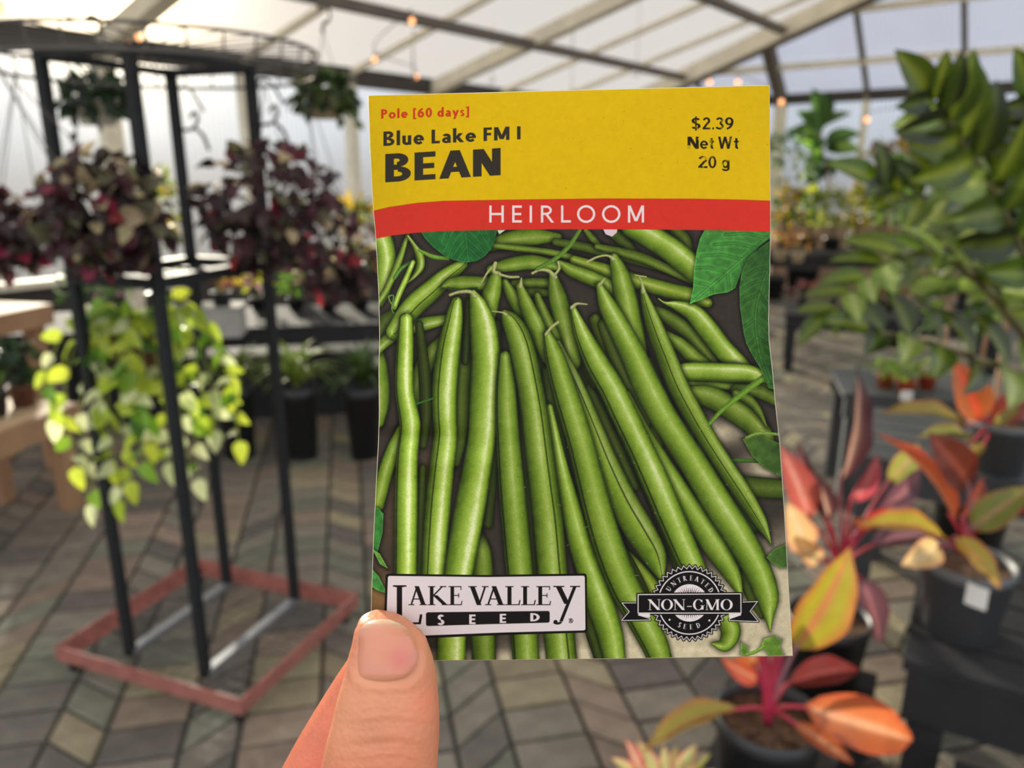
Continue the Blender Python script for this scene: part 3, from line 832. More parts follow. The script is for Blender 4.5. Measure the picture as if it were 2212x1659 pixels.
# --- black nursery tables behind the rack
M_TBL = mat('black_bench_plastic', srgb(50, 50, 51), 0.75, noise=0.12, scale=12, spec=0.08)
M_BLOCK = mat('grey_concrete_block', srgb(168, 166, 160), 0.85, noise=0.12, scale=18, bump=0.4, bscale=90)
def table(c, ang, lx, ly, z, label, m=M_TBL, cat='table', name='nursery_table', group=None, slats=True, skirt=0.09):
    """slatted bench: separate slats, rails, legs"""
    t = thing(name, (c[0], c[1], 0), label, cat, group)
    ex, ey = Vector((math.cos(ang), math.sin(ang), 0)), Vector((-math.sin(ang), math.cos(ang), 0))
    C0 = Vector((c[0], c[1], 0))
    def B(u0, u1, v0, v1, z0, z1, nm):
        vm, zm = (v0 + v1) / 2, (z0 + z1) / 2
        return MB().bar(C0 + ex * u0 + ey * vm + Vector((0, 0, zm)), C0 + ex * u1 + ey * vm + Vector((0, 0, zm)), abs(v1 - v0), z1 - z0).build(nm, m, t)
    n = max(3, int(ly / 0.12)); w = ly / n
    for k in range(n): B(-lx / 2, lx / 2, -ly / 2 + k * w + 0.006, -ly / 2 + (k + 1) * w - 0.006, z - 0.025, z, 'slat')
    for s_ in (-1, 1): B(-lx / 2 + 0.01, lx / 2 - 0.01, s_ * (ly / 2 - 0.03) - 0.02, s_ * (ly / 2 - 0.03) + 0.02, z - 0.025 - skirt, z - 0.025, 'rail')
    for su in (-1, 1):
        for sv in (-1, 1):
            B(su * (lx / 2 - 0.06) - 0.035, su * (lx / 2 - 0.06) + 0.035, sv * (ly / 2 - 0.06) - 0.035, sv * (ly / 2 - 0.06) + 0.035, 0, z - 0.025, 'leg')
    return t
t1 = at(650, 690, 0.62)
table((t1.x - 0.35, t1.y + 0.1), math.radians(10), 2.5, 0.75, 0.62, 'long black nursery table behind the rack')
blk = at(425, 700, 0.70)
MBo = thing('concrete_block', blk, 'pale grey block standing on the black table behind the rack', 'block')
MB().box(blk + Vector((0.02, 0.1, 0.0)), (0.38, 0.19, 0.16), rz=math.radians(8)).build('block_body', M_BLOCK, MBo)
MB().box(blk + Vector((0.02, 0.1, 0.083)), (0.40, 0.21, 0.012), rz=math.radians(8)).build('cap_slab', M_BLOCK, MBo)
def onT(px, py, z): return at(px, py, z)
specs = [
    (395, 655, 0.79, 'golden leaved plant standing on the pale grey block', [M_GOLD, M_YELG], 0.08, 0.16, 50, 0.055, 'ovate', 0.5),
    (480, 660, 0.79, 'yellow croton on the grey block right end', [M_GOLD, M_BRONZE], 0.07, 0.15, 50, 0.055, 'lance', 0.35),
    (560, 668, 0.62, 'pink and yellow leaved plant on the black table beside the block', [M_PINKF, M_GOLD, M_YELG], 0.09, 0.17, 60, 0.055, 'ovate', 0.5),
    (640, 668, 0.62, 'bright lime plant on the black table below the dark coleus', [M_LIME, M_MIDG], 0.09, 0.18, 60, 0.06, 'ovate', 0.5),
    (710, 672, 0.62, 'pink flowering plant on the black table next to the packet', [M_PINKF, M_DEEP], 0.09, 0.15, 60, 0.05, 'ovate', 0.5),
    (345, 655, 0.79, 'pale sage plant on the grey block left end', [M_SAGE], 0.08, 0.14, 50, 0.055, 'ovate', 0.5),
    (185, 690, 0.62, 'silver leaved plant on the black table behind the left rack poles', [M_SAGE, M_MIDG], 0.11, 0.22, 70, 0.08, 'ovate', 0.45),
    (260, 688, 0.62, 'white flecked plant on the black table left of the grey block', [M_SAGE, M_PINKF, M_MIDG], 0.11, 0.22, 70, 0.08, 'ovate', 0.45),
    (780, 668, 0.62, 'deep green plant on the black table at the packet edge', [M_DEEP, M_MIDG], 0.10, 0.22, 60, 0.07, 'ovate', 0.5)]
for (x, y, z, lb, ml, rd, hg, n, L, sh, W) in specs:
    c = at(x, y, z)
    potted('potted_plant', c, 0.055, 0.08, M_POTB, lb, 'potted plant', ml, rd, hg, n, L, sh, W, group='plants on the black table')
def grassy(c, n, L, m, spread=0.7):
    res = []
    for _ in range(n):
        a = random.uniform(0, 2 * PI); e = random.uniform(0.1, 1.0)
        d = Vector((math.cos(a) * spread, math.sin(a) * spread, e - 0.2)).normalized()
        res.append((Vector(c) + rvec(0.01), Vector(c) + d * L * random.uniform(0.7, 1.1), Vector((0, 0, 1)) + d * 0.3, 1.0))
    return res
def fern(c, label, L=0.2, m=None, n=60):
    t = thing('potted_fern', c, label, 'fern', 'spidery ferns on the floor')
    pot(t, c, 0.10, 0.40, M_POTB, n=20)
    foliage('fronds', t, grassy(Vector(c) + Vector((0, 0, 0.41)), n, L, m), m or M_FERN, W=0.13, shape='blade', n=7, fold=0.2, arch=0.5)
fern(at(520, 985, 0.0), 'spidery yellow green fern in front of the shade block, left of three', 0.26, M_FERN)
fern(at(655, 985, 0.0), 'spidery pale fern in front of the shade block, middle of three', 0.28, M_FERN)
fern(at(790, 985, 0.0), 'spidery dark fern in front of the shade block, nearest the packet', 0.26, M_MIDG)
# solid dark block added in place of the shade under the table
MBc = thing('shade_block', (t1.x - 0.3, t1.y + 0.15, 0.0), 'long dark block added to stand for the shade under the table', 'shade block')
cc0 = t1 + Vector((-0.3, 0.15, 0)); cc0.z = 0
for k, (dx, dz) in enumerate(((0, 0.02), )):
    MB().box(cc0 + Vector((0, 0, 0.20)), (2.0, 0.4, 0.40), rz=math.radians(10)).build('shade_block_body', M_TBL, MBc)
    for q in range(6):
        MB().box(cc0 + Vector((-0.9 + q * 0.36 + 0.035, -0.203 + (-0.9 + q * 0.36) * 0.176, 0.20)), (0.03, 0.012, 0.40), rz=math.radians(10)).build('shade_block_rib', M_TBL, MBc)

# --- yellow foliage by the left windows
for (x, y, d, lb) in ((322, 395, 5.6, 'yellow topped plant seen between the two coleus baskets'), (770, 450, 5.8, 'yellow topped plant by the window beside the packet')):
    c = atd(x, y, d); base = Vector((c.x, c.y, 0.0))
    t = thing('potted_shrub', base, lb, 'potted plant', 'yellow shrubs by the left wall')
    pot(t, base, 0.14, 0.26, M_POTB)
    MB().tube([base + Vector((0, 0, 0.2)), base + Vector((0.02, 0, 0.7)), c], 0.012, 6).build('trunk', M_PINED, t, True)
    for i, m in enumerate((M_YELG, M_GOLD, M_MIDG)):
        foliage('foliage', t, bushy(c - Vector((0, 0, 0.25)), 0.2, 0.2, 0.35, 60, 0.09), m, W=0.5)
# ================================================================== right side
# --- low black bench in the near right corner, an upper and a lower step
ub0, ub1 = at(1951, 1427, 0.50), at(2212, 1501, 0.50)
bd2 = ub1 - ub0; bd2.normalize(); ang2 = math.atan2(bd2.y, bd2.x)
bn2 = Vector((-bd2.y, bd2.x, 0))
c2 = ub0 + bd2 * 0.55 + bn2 * 0.30
table((c2.x, c2.y), ang2, 1.1, 0.6, 0.50, 'low black slatted bench in the near right corner', name='display_bench', cat='bench', skirt=0.12)
c3 = ub0 + bd2 * 0.62 - bn2 * 0.16
table((c3.x, c3.y), ang2, 1.0, 0.26, 0.33, 'narrow lower black step in front of the near bench', name='bench_step', cat='bench', skirt=0.06)
# black crate carrying the front pot
fp = at(1660, 1562, 0.44)
crate = thing('upturned_crate', (fp.x + 0.01, fp.y + 0.02, 0), 'black upturned plastic crate under the front philodendron pot', 'crate')
cr = Vector((fp.x + 0.01, fp.y + 0.02, 0))
MB().box(cr + Vector((0, 0, 0.236)), (0.27, 0.27, 0.012), rz=ang2).build('crate_top', M_TBL, crate)
for s_ in (-1, 1):
    for k in range(3):
        MB().box(cr + Matrix.Rotation(ang2, 3, 'Z') @ Vector((0, s_ * 0.127, 0.04 + k * 0.08)), (0.27, 0.012, 0.06), rz=ang2).build('crate_slat', M_TBL, crate)
        MB().box(cr + Matrix.Rotation(ang2, 3, 'Z') @ Vector((s_ * 0.127, 0, 0.04 + k * 0.08)), (0.012, 0.27, 0.06), rz=ang2).build('crate_slat', M_TBL, crate)
    for q in (-1, 1):
        MB().box(cr + Matrix.Rotation(ang2, 3, 'Z') @ Vector((s_ * 0.115, q * 0.115, 0.115)), (0.03, 0.03, 0.23), rz=ang2).build('corner_post', M_TBL, crate)

V = Vector
UP = V((0, -0.5, 0.85)); FACE = V((0, -1, 0.25))
# P1: orange philodendron in the front pot
d1 = fp.y
p1 = thing('philodendron', (fp.x, fp.y, 0.242), 'orange-leaved philodendron in a black pot, front and lowest', 'potted plant', 'red philodendrons')
pot(p1, (fp.x, fp.y, 0.242), 0.105, 0.22, M_POTB, n=40)
for k in range(70):
    a = random.uniform(0, 2 * PI); r_ = 0.095 * random.random() ** 0.5
    if k < 40:
        b_ = MB(); q = V((fp.x + r_ * math.cos(a), fp.y + r_ * math.sin(a), 0.242 + 0.195)); s_ = random.uniform(0.004, 0.009)
        b_.box(q, (s_ * 1.6, s_, s_), rz=a).build('bark_chip', M_SOIL, p1)
cr1 = at(1662, 1535, 0.47)
def pl(p, crown, b, t, kind, var=0, normal=None, width=1.0, pet=M_PET, r=0.005):
    return philo_leaf(p, crown, atd(*b), atd(*t), kind, var, normal, width, pet, r)
pl(p1, cr1, (1735, 1528, d1 - 0.02), (2000, 1606, d1 + 0.02), 'coral', 0, V((0.1, -0.85, 0.6)), 0.85)
pl(p1, cr1, (1712, 1560, d1 - 0.06), (1848, 1650, d1 - 0.12), 'coral', 2, V((-.3, -0.6, 0.75)), 1.1)
pl(p1, cr1, (1594, 1532, d1 - 0.02), (1384, 1612, d1 - 0.06), 'olive', 2, V((0, -0.1, 1)), 1.1)
pl(p1, cr1, (1700, 1478, d1 + 0.05), (1862, 1440, d1 + 0.10), 'maroon', 2, UP, 1.3)
pl(p1, cr1, (1640, 1470, d1 + 0.02), (1560, 1425, d1 + 0.03), 'orange', 0, FACE, 1.2)
pl(p1, cr1, (1630, 1440, d1 + 0.02), (1590, 1300, d1 + 0.03), 'orange', 1, FACE)
pl(p1, cr1, (1718, 1400, d1 - 0.01), (1835, 1182, d1 + 0.03), 'yellow', 1, V((0.15, -1, 0.15)), 1.15, M_PET2, 0.006)
pl(p1, cr1, (1690, 1400, d1 + 0.05), (1640, 1260, d1 + 0.08), 'orange', 0, FACE)
for dx in (-14, -4, 8, 18):
    MB().tube(curve([cr1 + V((0.0, 0, -0.03)), atd(1662 + dx * 0.6, 1480, d1), atd(1662 + dx * 1.8, 1390, d1 + 0.01)], 10), [0.009, .009, .0085, .008, .0075, .007, .0065, .006, .0055, .005], 8).build('stem', M_PET, p1, True)

# P2: dark purple philodendron behind it
p2c = at(1812, 1300, 0.50)
p2b = V((p2c.x, p2c.y + 0.04, 0.24))
p2 = thing('philodendron', p2b, 'dark purple philodendron with one tall upright leaf beside the packet', 'potted plant', 'red philodendrons')
pot(p2, p2b, 0.10, 0.20, M_POTB, n=32)
stand = thing('pot_stand', (p2b.x, p2b.y, 0), 'small black block under the purple philodendron pot', 'stand')
MB().box((p2b.x, p2b.y, 0.228), (0.24, 0.24, 0.02), rz=ang2).build('stand_top', M_TBL, stand)
for sx in (-1, 1):
    for sy in (-1, 1):
        MB().box(V((p2b.x, p2b.y, 0.11)) + Matrix.Rotation(ang2, 3, 'Z') @ V((sx * 0.095, sy * 0.095, 0)), (0.05, 0.05, 0.218), rz=ang2).build('leg', M_TBL, stand)
d2 = p2c.y + 0.02
cr2 = at(1815, 1228, 0.52)
d2 = cr2.y
pl(p2, cr2, (1815, 1040, d2 + 0.02), (1850, 795, d2 + 0.06), 'purple', 1, V((0.75, -1, 0.1)), 0.85, M_PET2, 0.006)
pl(p2, cr2, (1748, 1120, d2), (1690, 965, d2 + 0.02), 'pink', 2, FACE, 1.5)
pl(p2, cr2, (1770, 1100, d2 + 0.03), (1722, 960, d2 + 0.06), 'plum', 2, V((-.6, -1, .2)), 1.2)
pl(p2, cr2, (1838, 1082, d2 - 0.02), (1905, 985, d2 - 0.02), 'pink', 0, V((0.4, -1, 0.2)), 1.2)
pl(p2, cr2, (1790, 1120, d2 + 0.02), (1760, 1020, d2), 'purple', 0, FACE)
pl(p2, cr2, (1740, 1190, d2 - 0.04), (1700, 1085, d2 - 0.06), 'pale', 1, FACE, 1.1)
pl(p2, cr2, (1770, 1215, d2 - 0.05), (1716, 1160, d2 - 0.07), 'pale', 0, FACE, 1.2)
pl(p2, cr2, (1850, 1150, d2), (1960, 1100, d2 + 0.03), 'red', 2, UP, 1.1)
pl(p2, cr2, (1845, 1130, d2 - 0.02), (1900, 1120, d2 - 0.08), 'orange', 0, FACE, 1.2)
pl(p2, cr2, (1880, 1180, d2), (2010, 1150, d2 + 0.05), 'plum', 2, UP, 1.5)
pl(p2, cr2, (1860, 1250, d2), (1900, 1390, d2 - 0.05), 'plum', 1, V((0.3, -1, 0.3)), 1.1)
pl(p2, cr2, (1900, 1110, d2 + 0.08), (1990, 1010, d2 + 0.12), 'plum', 1, V((0.3, -1, 0.3)), 1.0)
pl(p2, cr2, (1920, 1040, d2 + 0.15), (1985, 960, d2 + 0.2), 'green', 1, FACE, 1.2)

# P3: philodendron in the grey pot on the bench
g0 = at(2068, 1360, 0.502)
p3 = thing('philodendron', (g0.x, g0.y, 0.502), 'yellow and maroon philodendron in a grey pot with a white tag', 'potted plant', 'red philodendrons')
pot(p3, (g0.x, g0.y, 0.502), 0.094, 0.175, M_POTG, n=40)
d3 = g0.y; cr3 = V((g0.x, g0.y, 0.68))
tg = atd(2030, 1245, d3 - 0.101)
tagm = MB()
vs_ = []
for i in range(7):
    a = -PI / 2 - 0.55 + i * 0.075
    for z in (0, 1):
        rr = 0.0955
        vs_.append((g0.x + rr * math.cos(a), g0.y + rr * math.sin(a), 0.502 + 0.118 + z * 0.05 - i * 0.002))
tagm.add(vs_, [(2 * i, 2 * i + 2, 2 * i + 3, 2 * i + 1) for i in range(6)]).build('tag', M_WHITE, p3, True)
pl(p3, cr3, (2040, 1165, d3 - 0.04), (1872, 1118, d3 - 0.08), 'yellow', 0, V((0, -0.25, 1)), 1.0)
pl(p3, cr3, (2062, 1160, d3 - 0.06), (2160, 1272, d3 - 0.14), 'yellow', 1, V((0.5, -0.8, 0.5)), 1.3)
pl(p3, cr3, (2030, 1180, d3 - 0.06), (1955, 1220, d3 - 0.10), 'pale', 0, V((-.3, -1, 0.5)), 1.5)
pl(p3, cr3, (2062, 1130, d3 + 0.0), (1920, 925, d3 + 0.05), 'orange', 2, V((1, -0.3, 0.3)), 0.7, M_PET)
pl(p3, cr3, (2092, 1050, d3 - 0.02), (2005, 935, d3 - 0.02), 'maroon', 1, V((0.2, -1, 0.2)), 1.25, M_PET2)
pl(p3, cr3, (2100, 1140, d3 - 0.02), (2230, 1050, d3 - 0.05), 'green', 0, V((-0.2, -0.7, 0.8)), 1.25, M_PET2)
pl(p3, cr3, (2092, 1160, d3 - 0.02), (2250, 1090, d3 - 0.02), 'red', 2, UP, 0.5)
pl(p3, cr3, (2080, 1120, d3 + 0.05), (2130, 1030, d3 + 0.08), 'maroon', 0, FACE, 1.0)

# P4: red philodendron in the pot farther right
h0 = at(2152, 1000, 0.62); d4 = h0.y; cr4 = V((h0.x, h0.y, h0.z + 0.16))
t4 = at(2152, 1010, 0.60)
tb = table((h0.x + 0.15, h0.y + 0.16), ang2, 0.9, 0.62, 0.60, 'grey-black bench holding the red philodendron in the middle distance right', name='display_bench', cat='bench', m=mat('grey_bench_plastic', srgb(66, 68, 70), 0.5, noise=0.12, scale=10))
p4 = thing('philodendron', (h0.x, h0.y - 0.0, 0.602), 'rust red philodendron in a dark pot near the right frame edge', 'potted plant', 'red philodendrons')
pot(p4, (h0.x, h0.y, 0.602), 0.095, 0.16, M_POTG, n=32)
cr4 = V((h0.x - 0.02, h0.y, 0.76))
pl(p4, cr4, (2118, 908, d4 - 0.02), (2060, 778, d4), 'rust', 1, V((-.1, -1, 0.2)), 1.15)
pl(p4, cr4, (2140, 905, d4 - 0.01), (2240, 840, d4), 'maroon', 1, V((0, -1, 0.5)), 1.2)
pl(p4, cr4, (2085, 920, d4 - 0.06), (1912, 875, d4 - 0.08), 'olive', 0, V((0, -0.2, 1)), 0.9)
pl(p4, cr4, (2100, 955, d4 - 0.08), (1985, 935, d4 - 0.14), 'green', 2, V((0, -0.2, 1)), 1.0)
pl(p4, cr4, (2140, 930, d4 - 0.04), (2215, 870, d4 - 0.02), 'green', 2, V((-.4, -0.6, .6)), 1.0)
pl(p4, cr4, (2125, 960, d4 - 0.08), (2080, 1010, d4 - 0.16), 'olive', 2, V((-.4, -0.6, .6)), 1.0)

# P5: small pink and green succulents at the bottom edge
M_SUC = leafattr('succulent_leaf', 0.3, 0.4)
SUC = [leaf_mesh('leaf', M_SUC, W=w, n=8, k=2, shape='ovate', fold=0.3, arch=0.1, colf=ph_col(a, b, c)) for w, a, b, c in
       ((0.42, (206, 190, 130), (190, 200, 120), (214, 96, 104)), (0.38, (210, 120, 112), (225, 190, 150), (196, 70, 90)), (0.16, (190, 190, 90), (190, 190, 90), (200, 190, 100)))]
s0 = at(1440, 1716, 0.36)
cr5 = thing('upturned_crate', (s0.x, s0.y + 0.02, 0), 'small black crate under the succulent at the bottom frame edge', 'crate')
MB().box((s0.x, s0.y + 0.02, 0.13), (0.15, 0.15, 0.256), rz=ang2).build('crate_body', M_TBL, cr5)
MB().box((s0.x, s0.y + 0.02, 0.262), (0.16, 0.16, 0.01), rz=ang2).build('crate_lid', M_TBL, cr5)
p5 = thing('succulent', (s0.x, s0.y, 0.268), 'pink and green pointed succulent at the bottom frame edge', 'potted plant')
pot(p5, (s0.x, s0.y, 0.268), 0.075, 0.10, M_POTB, n=28)
top5 = V((s0.x, s0.y, 0.358))
for k in range(26):
    a = random.uniform(0, 2 * PI); el = random.uniform(0.25, 1.2)
    d = V((math.cos(a) * math.cos(el), math.sin(a) * math.cos(el), math.sin(el)))
    b_ = top5 + V((math.cos(a), math.sin(a), 0)) * random.uniform(0.01, 0.055) + V((0, 0, 0.01))
    link('leaf', SUC[random.choices((0, 1, 2), (4, 3, 2))[0]], None, p5, leaf_matrix(b_, b_ + d * random.uniform(0.05, 0.085), V((0, -0.3, 1)) - d * 0.3))

# --- the large zz plant arching in from the right
M_ZZ = leafattr('zz_leaf', 0.3, 0.28, 0.18)
def zzc(a, b):
    a, b = srgb(*a), srgb(*b)
    return lambda s, t: mixc(b, a, min(1, abs(t) * 2.5 + 0.15))
ZZ = [leaf_mesh('leaflet', M_ZZ, W=0.5, n=10, k=2, shape='ovate', fold=0.18, arch=0.14, colf=zzc(a, b)) for a, b in
      (((66, 88, 14), (124, 140, 46)), ((36, 50, 8), (84, 100, 26)), ((124, 148, 62), (182, 196, 120)))]
M_RACHIS = mat('zz_stem', srgb(104, 96, 58), 0.45, noise=0.25, scale=40)
zp = atd(2420, 1250, 1.5)
zroot = V((1.62, 1.5, 0.502))
zz = thing('zz_plant', zroot, 'large glossy green zz plant arching in from the right frame edge', 'potted plant')
pot(zz, zroot, 0.16, 0.30, M_POTB, n=36)
soilz = zroot + V((0, 0, 0.27))
def frond(pts, n, L0, kinds, taper=0.6, nrm=V((0, -0.6, 0.8)), start=0.45, pair=True, r=0.008, spread=0.9):
    path = curve([soilz + rvec(0.02)] + [atd(*p) for p in pts], 60)
    MB().tube(path, [r * (1 - 0.7 * i / 59) for i in range(60)], 7).build('stem', M_RACHIS, zz, True)
    i0 = int(start * 59)
    for k in range(n):
        s = k / (n - 1); i = int(i0 + (57 - i0) * s)
        T = (path[min(i + 1, 59)] - path[i - 1]).normalized()
        N = V(nrm); N = (N - T * N.dot(T)).normalized()
        side = T.cross(N)
        L = L0 * (1 - taper * s * s) * random.uniform(0.9, 1.1)
        for sg in ((-1, 1) if pair else (1 if k % 2 else -1,)):
            d = (side * sg * spread + T * 0.75 + N * random.uniform(0.0, 0.3) + rvec(0.06)).normalized()
            b_ = path[i]
            link('leaflet', ZZ[random.choices((0, 1, 2), kinds)[0]], None, zz, leaf_matrix(b_, b_ + d * L, N + side * sg * -0.2 + rvec(0.15)))
    d = (path[-1] - path[-3]).normalized()
    link('leaflet', ZZ[0], None, zz, leaf_matrix(path[-1], path[-1] + d * L0 * (1 - taper) * 1.2, nrm))
# upper frond rising to the top right
frond([(2330, 900, 1.40), (2240, 620, 1.32), (2150, 420, 1.26), (2060, 280, 1.22), (2005, 205, 1.2)], 10, 0.12, (5, 4, 1), 0.35, V((-0.35, -0.75, 0.3)), 0.36)
# frond arching left and down
frond([(2330, 900, 1.40), (2212, 725, 1.30), (2110, 605, 1.24), (2020, 550, 1.2), (1930, 560, 1.17), (1850, 620, 1.15), (1790, 680, 1.14)], 10, 0.10, (5, 2, 4), 0.45, V((0, -0.35, 0.95)), 0.34)
# low dark frond
frond([(2350, 1000, 1.36), (2230, 830, 1.24), (2110, 775, 1.18), (1990, 735, 1.14), (1890, 715, 1.12)], 6, 0.115, (2, 6, 0.6), 0.35, V((0, -0.7, 0.7)), 0.40)
# fronds at the very edge
frond([(2380, 900, 1.5), (2300, 640, 1.48), (2200, 450, 1.46), (2110, 360, 1.45), (2040, 330, 1.44)], 9, 0.12, (2, 7, 0.5), 0.3, V((-0.2, -0.8, 0.45)), 0.38)
frond([(2400, 800, 1.40), (2330, 520, 1.36), (2270, 330, 1.32), (2230, 215, 1.3)], 9, 0.12, (4, 5, 1), 0.35, V((-0.4, -0.8, 0.3)), 0.4)
frond([(2360, 900, 1.45), (2280, 680, 1.42), (2190, 520, 1.42), (2080, 430, 1.42), (1970, 425, 1.42), (1900, 400, 1.42)], 8, 0.13, (5, 4, 1), 0.3, V((-0.1, -0.7, 0.6)), 0.38)

# --- tables and plants farther back on the right
tA = at(1790, 590, 0.62)
def farplant(px, py, z, r, h, mp, lb, ml, rad, hg, n, L, sh='ovate', W=0.5, grp='plants on the far right tables', nm='potted_plant'):
    c = at(px, py, z)
    return potted(nm, c, r, h, mp, lb, 'potted plant', ml, rad, hg, n, L, sh, W, group=grp)
# far table with black trays
f0 = at(1750, 545, 0.70)
table((f0.x + 0.45, f0.y + 0.0), -math.radians(8), 2.6, 0.8, 0.70, 'long black table by the end wall carrying rows of pots')
# middle table
g1 = at(1850, 690, 0.45)
table((g1.x + 0.35, g1.y + 0.25), -TH * 0.5, 1.5, 0.55, 0.45, 'low black table left of the zz plant with purple seedlings')
# nearer table with red pots
g2 = at(2010, 868, 0.55)
table((g2.x + 0.33, g2.y + 0.22), -TH * 0.4, 1.2, 0.5, 0.55, 'dark table holding the red succulent pots', m=MATS['grey_bench_plastic'])
for i, (x, y) in enumerate(((1912, 835), (1955, 848), (2000, 838))):
    lb = ('lime rosette succulent in a red pot, left of three', 'lime rosette succulent in a red pot, middle of three', 'lime rosette succulent in a red pot, right of three')[i]
    c = at(x, y, 0.55)
    potted('succulent', c, 0.042, 0.06, M_TERRA, lb, 'potted plant', [M_LIME, M_FERN], 0.06, 0.06, 60, 0.035, 'ovate', 0.5, group='red succulent pots', stems=False)
c = at(1952, 862, 0.551)
lt = thing('plant_label', c, 'white plastic plant label lying before the red pots', 'label')
MB().box(c + V((0, -0.02, 0.022)), (0.05, 0.003, 0.04)).build('label_card', M_WHITE, lt)
MB().box(c + V((0, -0.02, 0.004)), (0.012, 0.004, 0.012)).build('label_stake', M_WHITE, lt)
farplant(1735, 665, 0.45, 0.05, 0.07, M_POTB, 'purple brown seedlings on the low black table, nearest the packet', [M_BRONZE, M_COL[1]], 0.1, 0.12, 60, 0.06, 'lance', 0.3)
farplant(1800, 668, 0.45, 0.05, 0.07, M_POTB, 'purple brown seedlings on the low black table, second from the packet', [M_BRONZE, M_COL[1]], 0.1, 0.12, 60, 0.06, 'lance', 0.3)
farplant(1930, 672, 0.45, 0.06, 0.08, M_POTB, 'lime flecked purple plant on the low black table behind the zz stem', [M_BRONZE, M_YELG, M_COL[1]], 0.1, 0.12, 60, 0.06, 'ovate', 0.45)
farplant(1870, 660, 0.45, 0.06, 0.08, M_POTB, 'bronze plant on the low black table between the seedlings', [M_BRONZE, M_MIDG], 0.1, 0.12, 60, 0.06, 'ovate', 0.45)
for i, (x, y, ml, lb) in enumerate((
        (1695, 540, [M_MIDG, M_GOLD], 'green and orange plant on the far table, against the packet edge'),
        (1745, 536, [M_YELG, M_MIDG], 'yellow green plant on the far table, second from the packet'),
        (1795, 540, [M_SAGE, M_YELG], 'silvery yellow plant on the far table under the tall tree'),
        (1845, 534, [M_YELG, M_GOLD], 'bright yellow plant on the far table, right of the tall tree'),
        (1895, 538, [M_MIDG, M_YELG], 'olive plant on the far table right end, nearer'),
        (1950, 534, [M_SAGE, M_LIME], 'pale striped plant on the far table right end, farther'))):
    farplant(x, y, 0.70, 0.09, 0.13, M_POTB, lb, ml, 0.125, 0.5, 130, 0.11, 'ovate', 0.42)
# low row of orange pots in front
for i, (x, y) in enumerate(((1685, 562), (1722, 566), (1905, 566))):
    farplant(x, y, 0.70, 0.06, 0.09, M_CREAMPOT, ('cream pot of orange leaves at the front of the far table, left', 'cream pot of orange leaves at the front of the far table, second', 'cream pot of orange leaves at the front of the far table, right')[i], [M_GOLD, M_BRONZE], 0.09, 0.16, 50, 0.07, 'lance', 0.35)
# tall big-leaved plant
tc_ = at(1775, 520, 0.70)
tall = thing('fiddle_leaf_fig', (tc_.x, tc_.y + 0.35, 0.0), 'tall big-leaved green tree in front of the end wall', 'potted plant')
tb_ = V((tc_.x, tc_.y + 0.5, 0))
pot(tall, tb_, 0.2, 0.35, M_POTB)
dT = tb_.y
MB().tube(curve([tb_ + V((0, 0, 0.3)), atd(1790, 430, dT), atd(1775, 320, dT), atd(1770, 220, dT)], 14), 0.018, 7).build('trunk', M_PINED, tall, True)
TL = [leaf_mesh('leaf', m, W=0.55, n=8, k=2, shape='ovate', fold=0.2, arch=0.15) for m in (M_MIDG, M_LIME, M_DEEP)]
for (bx, by, tx, ty, k) in ((1775, 300, 1700, 285, 0), (1775, 290, 1720, 240, 0), (1775, 280, 1755, 190, 0), (1775, 260, 1790, 195, 2), (1780, 270, 1840, 245, 0), (1780, 310, 1862, 290, 0), (1780, 320, 1858, 325, 0), (1775, 330, 1715, 300, 1), (1775, 330, 1735, 380, 0), (1785, 340, 1800, 385, 2), (1785, 350, 1830, 370, 1), (1780, 300, 1750, 330, 0), (1778, 240, 1760, 200, 1), (1780, 360, 1740, 400, 2), (1785, 310, 1810, 330, 2)):
    link('leaf', TL[k], None, tall, leaf_matrix(atd(bx, by, dT), atd(tx, ty, dT - 0.1), V((0, -0.8, 0.6)) + rvec(0.2)))
# plants beyond the zz plant
for (x, y, d, rad, hg, ml, lb) in (
        (1975, 420, 6.7, 0.25, 0.5, [M_SAGE, M_LIME, M_MIDG], 'pale variegated shrub behind the zz plant, left'),
        (2190, 400, 6.4, 0.26, 0.6, [M_YELG, M_MIDG], 'yellow green shrub behind the zz plant, middle'),
        (2170, 470, 4.5, 0.25, 0.5, [M_MIDG, M_LIME, M_SAGE], 'green shrub behind the zz plant, right'),
        (2060, 560, 4.0, 0.2, 0.4, [M_FERN, M_SAGE, M_MIDG], 'feathery green plant low behind the zz fronds'),
        (2180, 640, 2.9, 0.2, 0.4, [M_MIDG, M_FERN], 'dark feathery plant behind the lower zz stems'),
        (1690, 380, 9.3, 0.25, 0.8, [M_SAGE, M_MIDG], 'pale tall plant at the corner of the far table'),
        (1930, 360, 8.9, 0.3, 0.4, [M_BRONZE, M_GOLD], 'bronze leaved shrub against the end wall ledge')):
    c = atd(x, y, d); b_ = V((c.x, c.y, 0))
    t = thing('potted_shrub', b_, lb, 'potted plant', 'shrubs at the right')
    pot(t, b_, 0.15, 0.28, M_POTB)
    MB().tube([b_ + V((0, 0, 0.24)), b_ + V((0.02, 0, c.z * 0.6)), c], 0.012, 6).build('trunk', M_PINED, t, True)
    for m in ml:
        foliage('foliage', t, bushy(c, rad * 1.25, rad * 1.25, hg * 0.65, 80, 0.12), m, W=0.45, shape='lance' if 'feather' in lb else 'ovate')

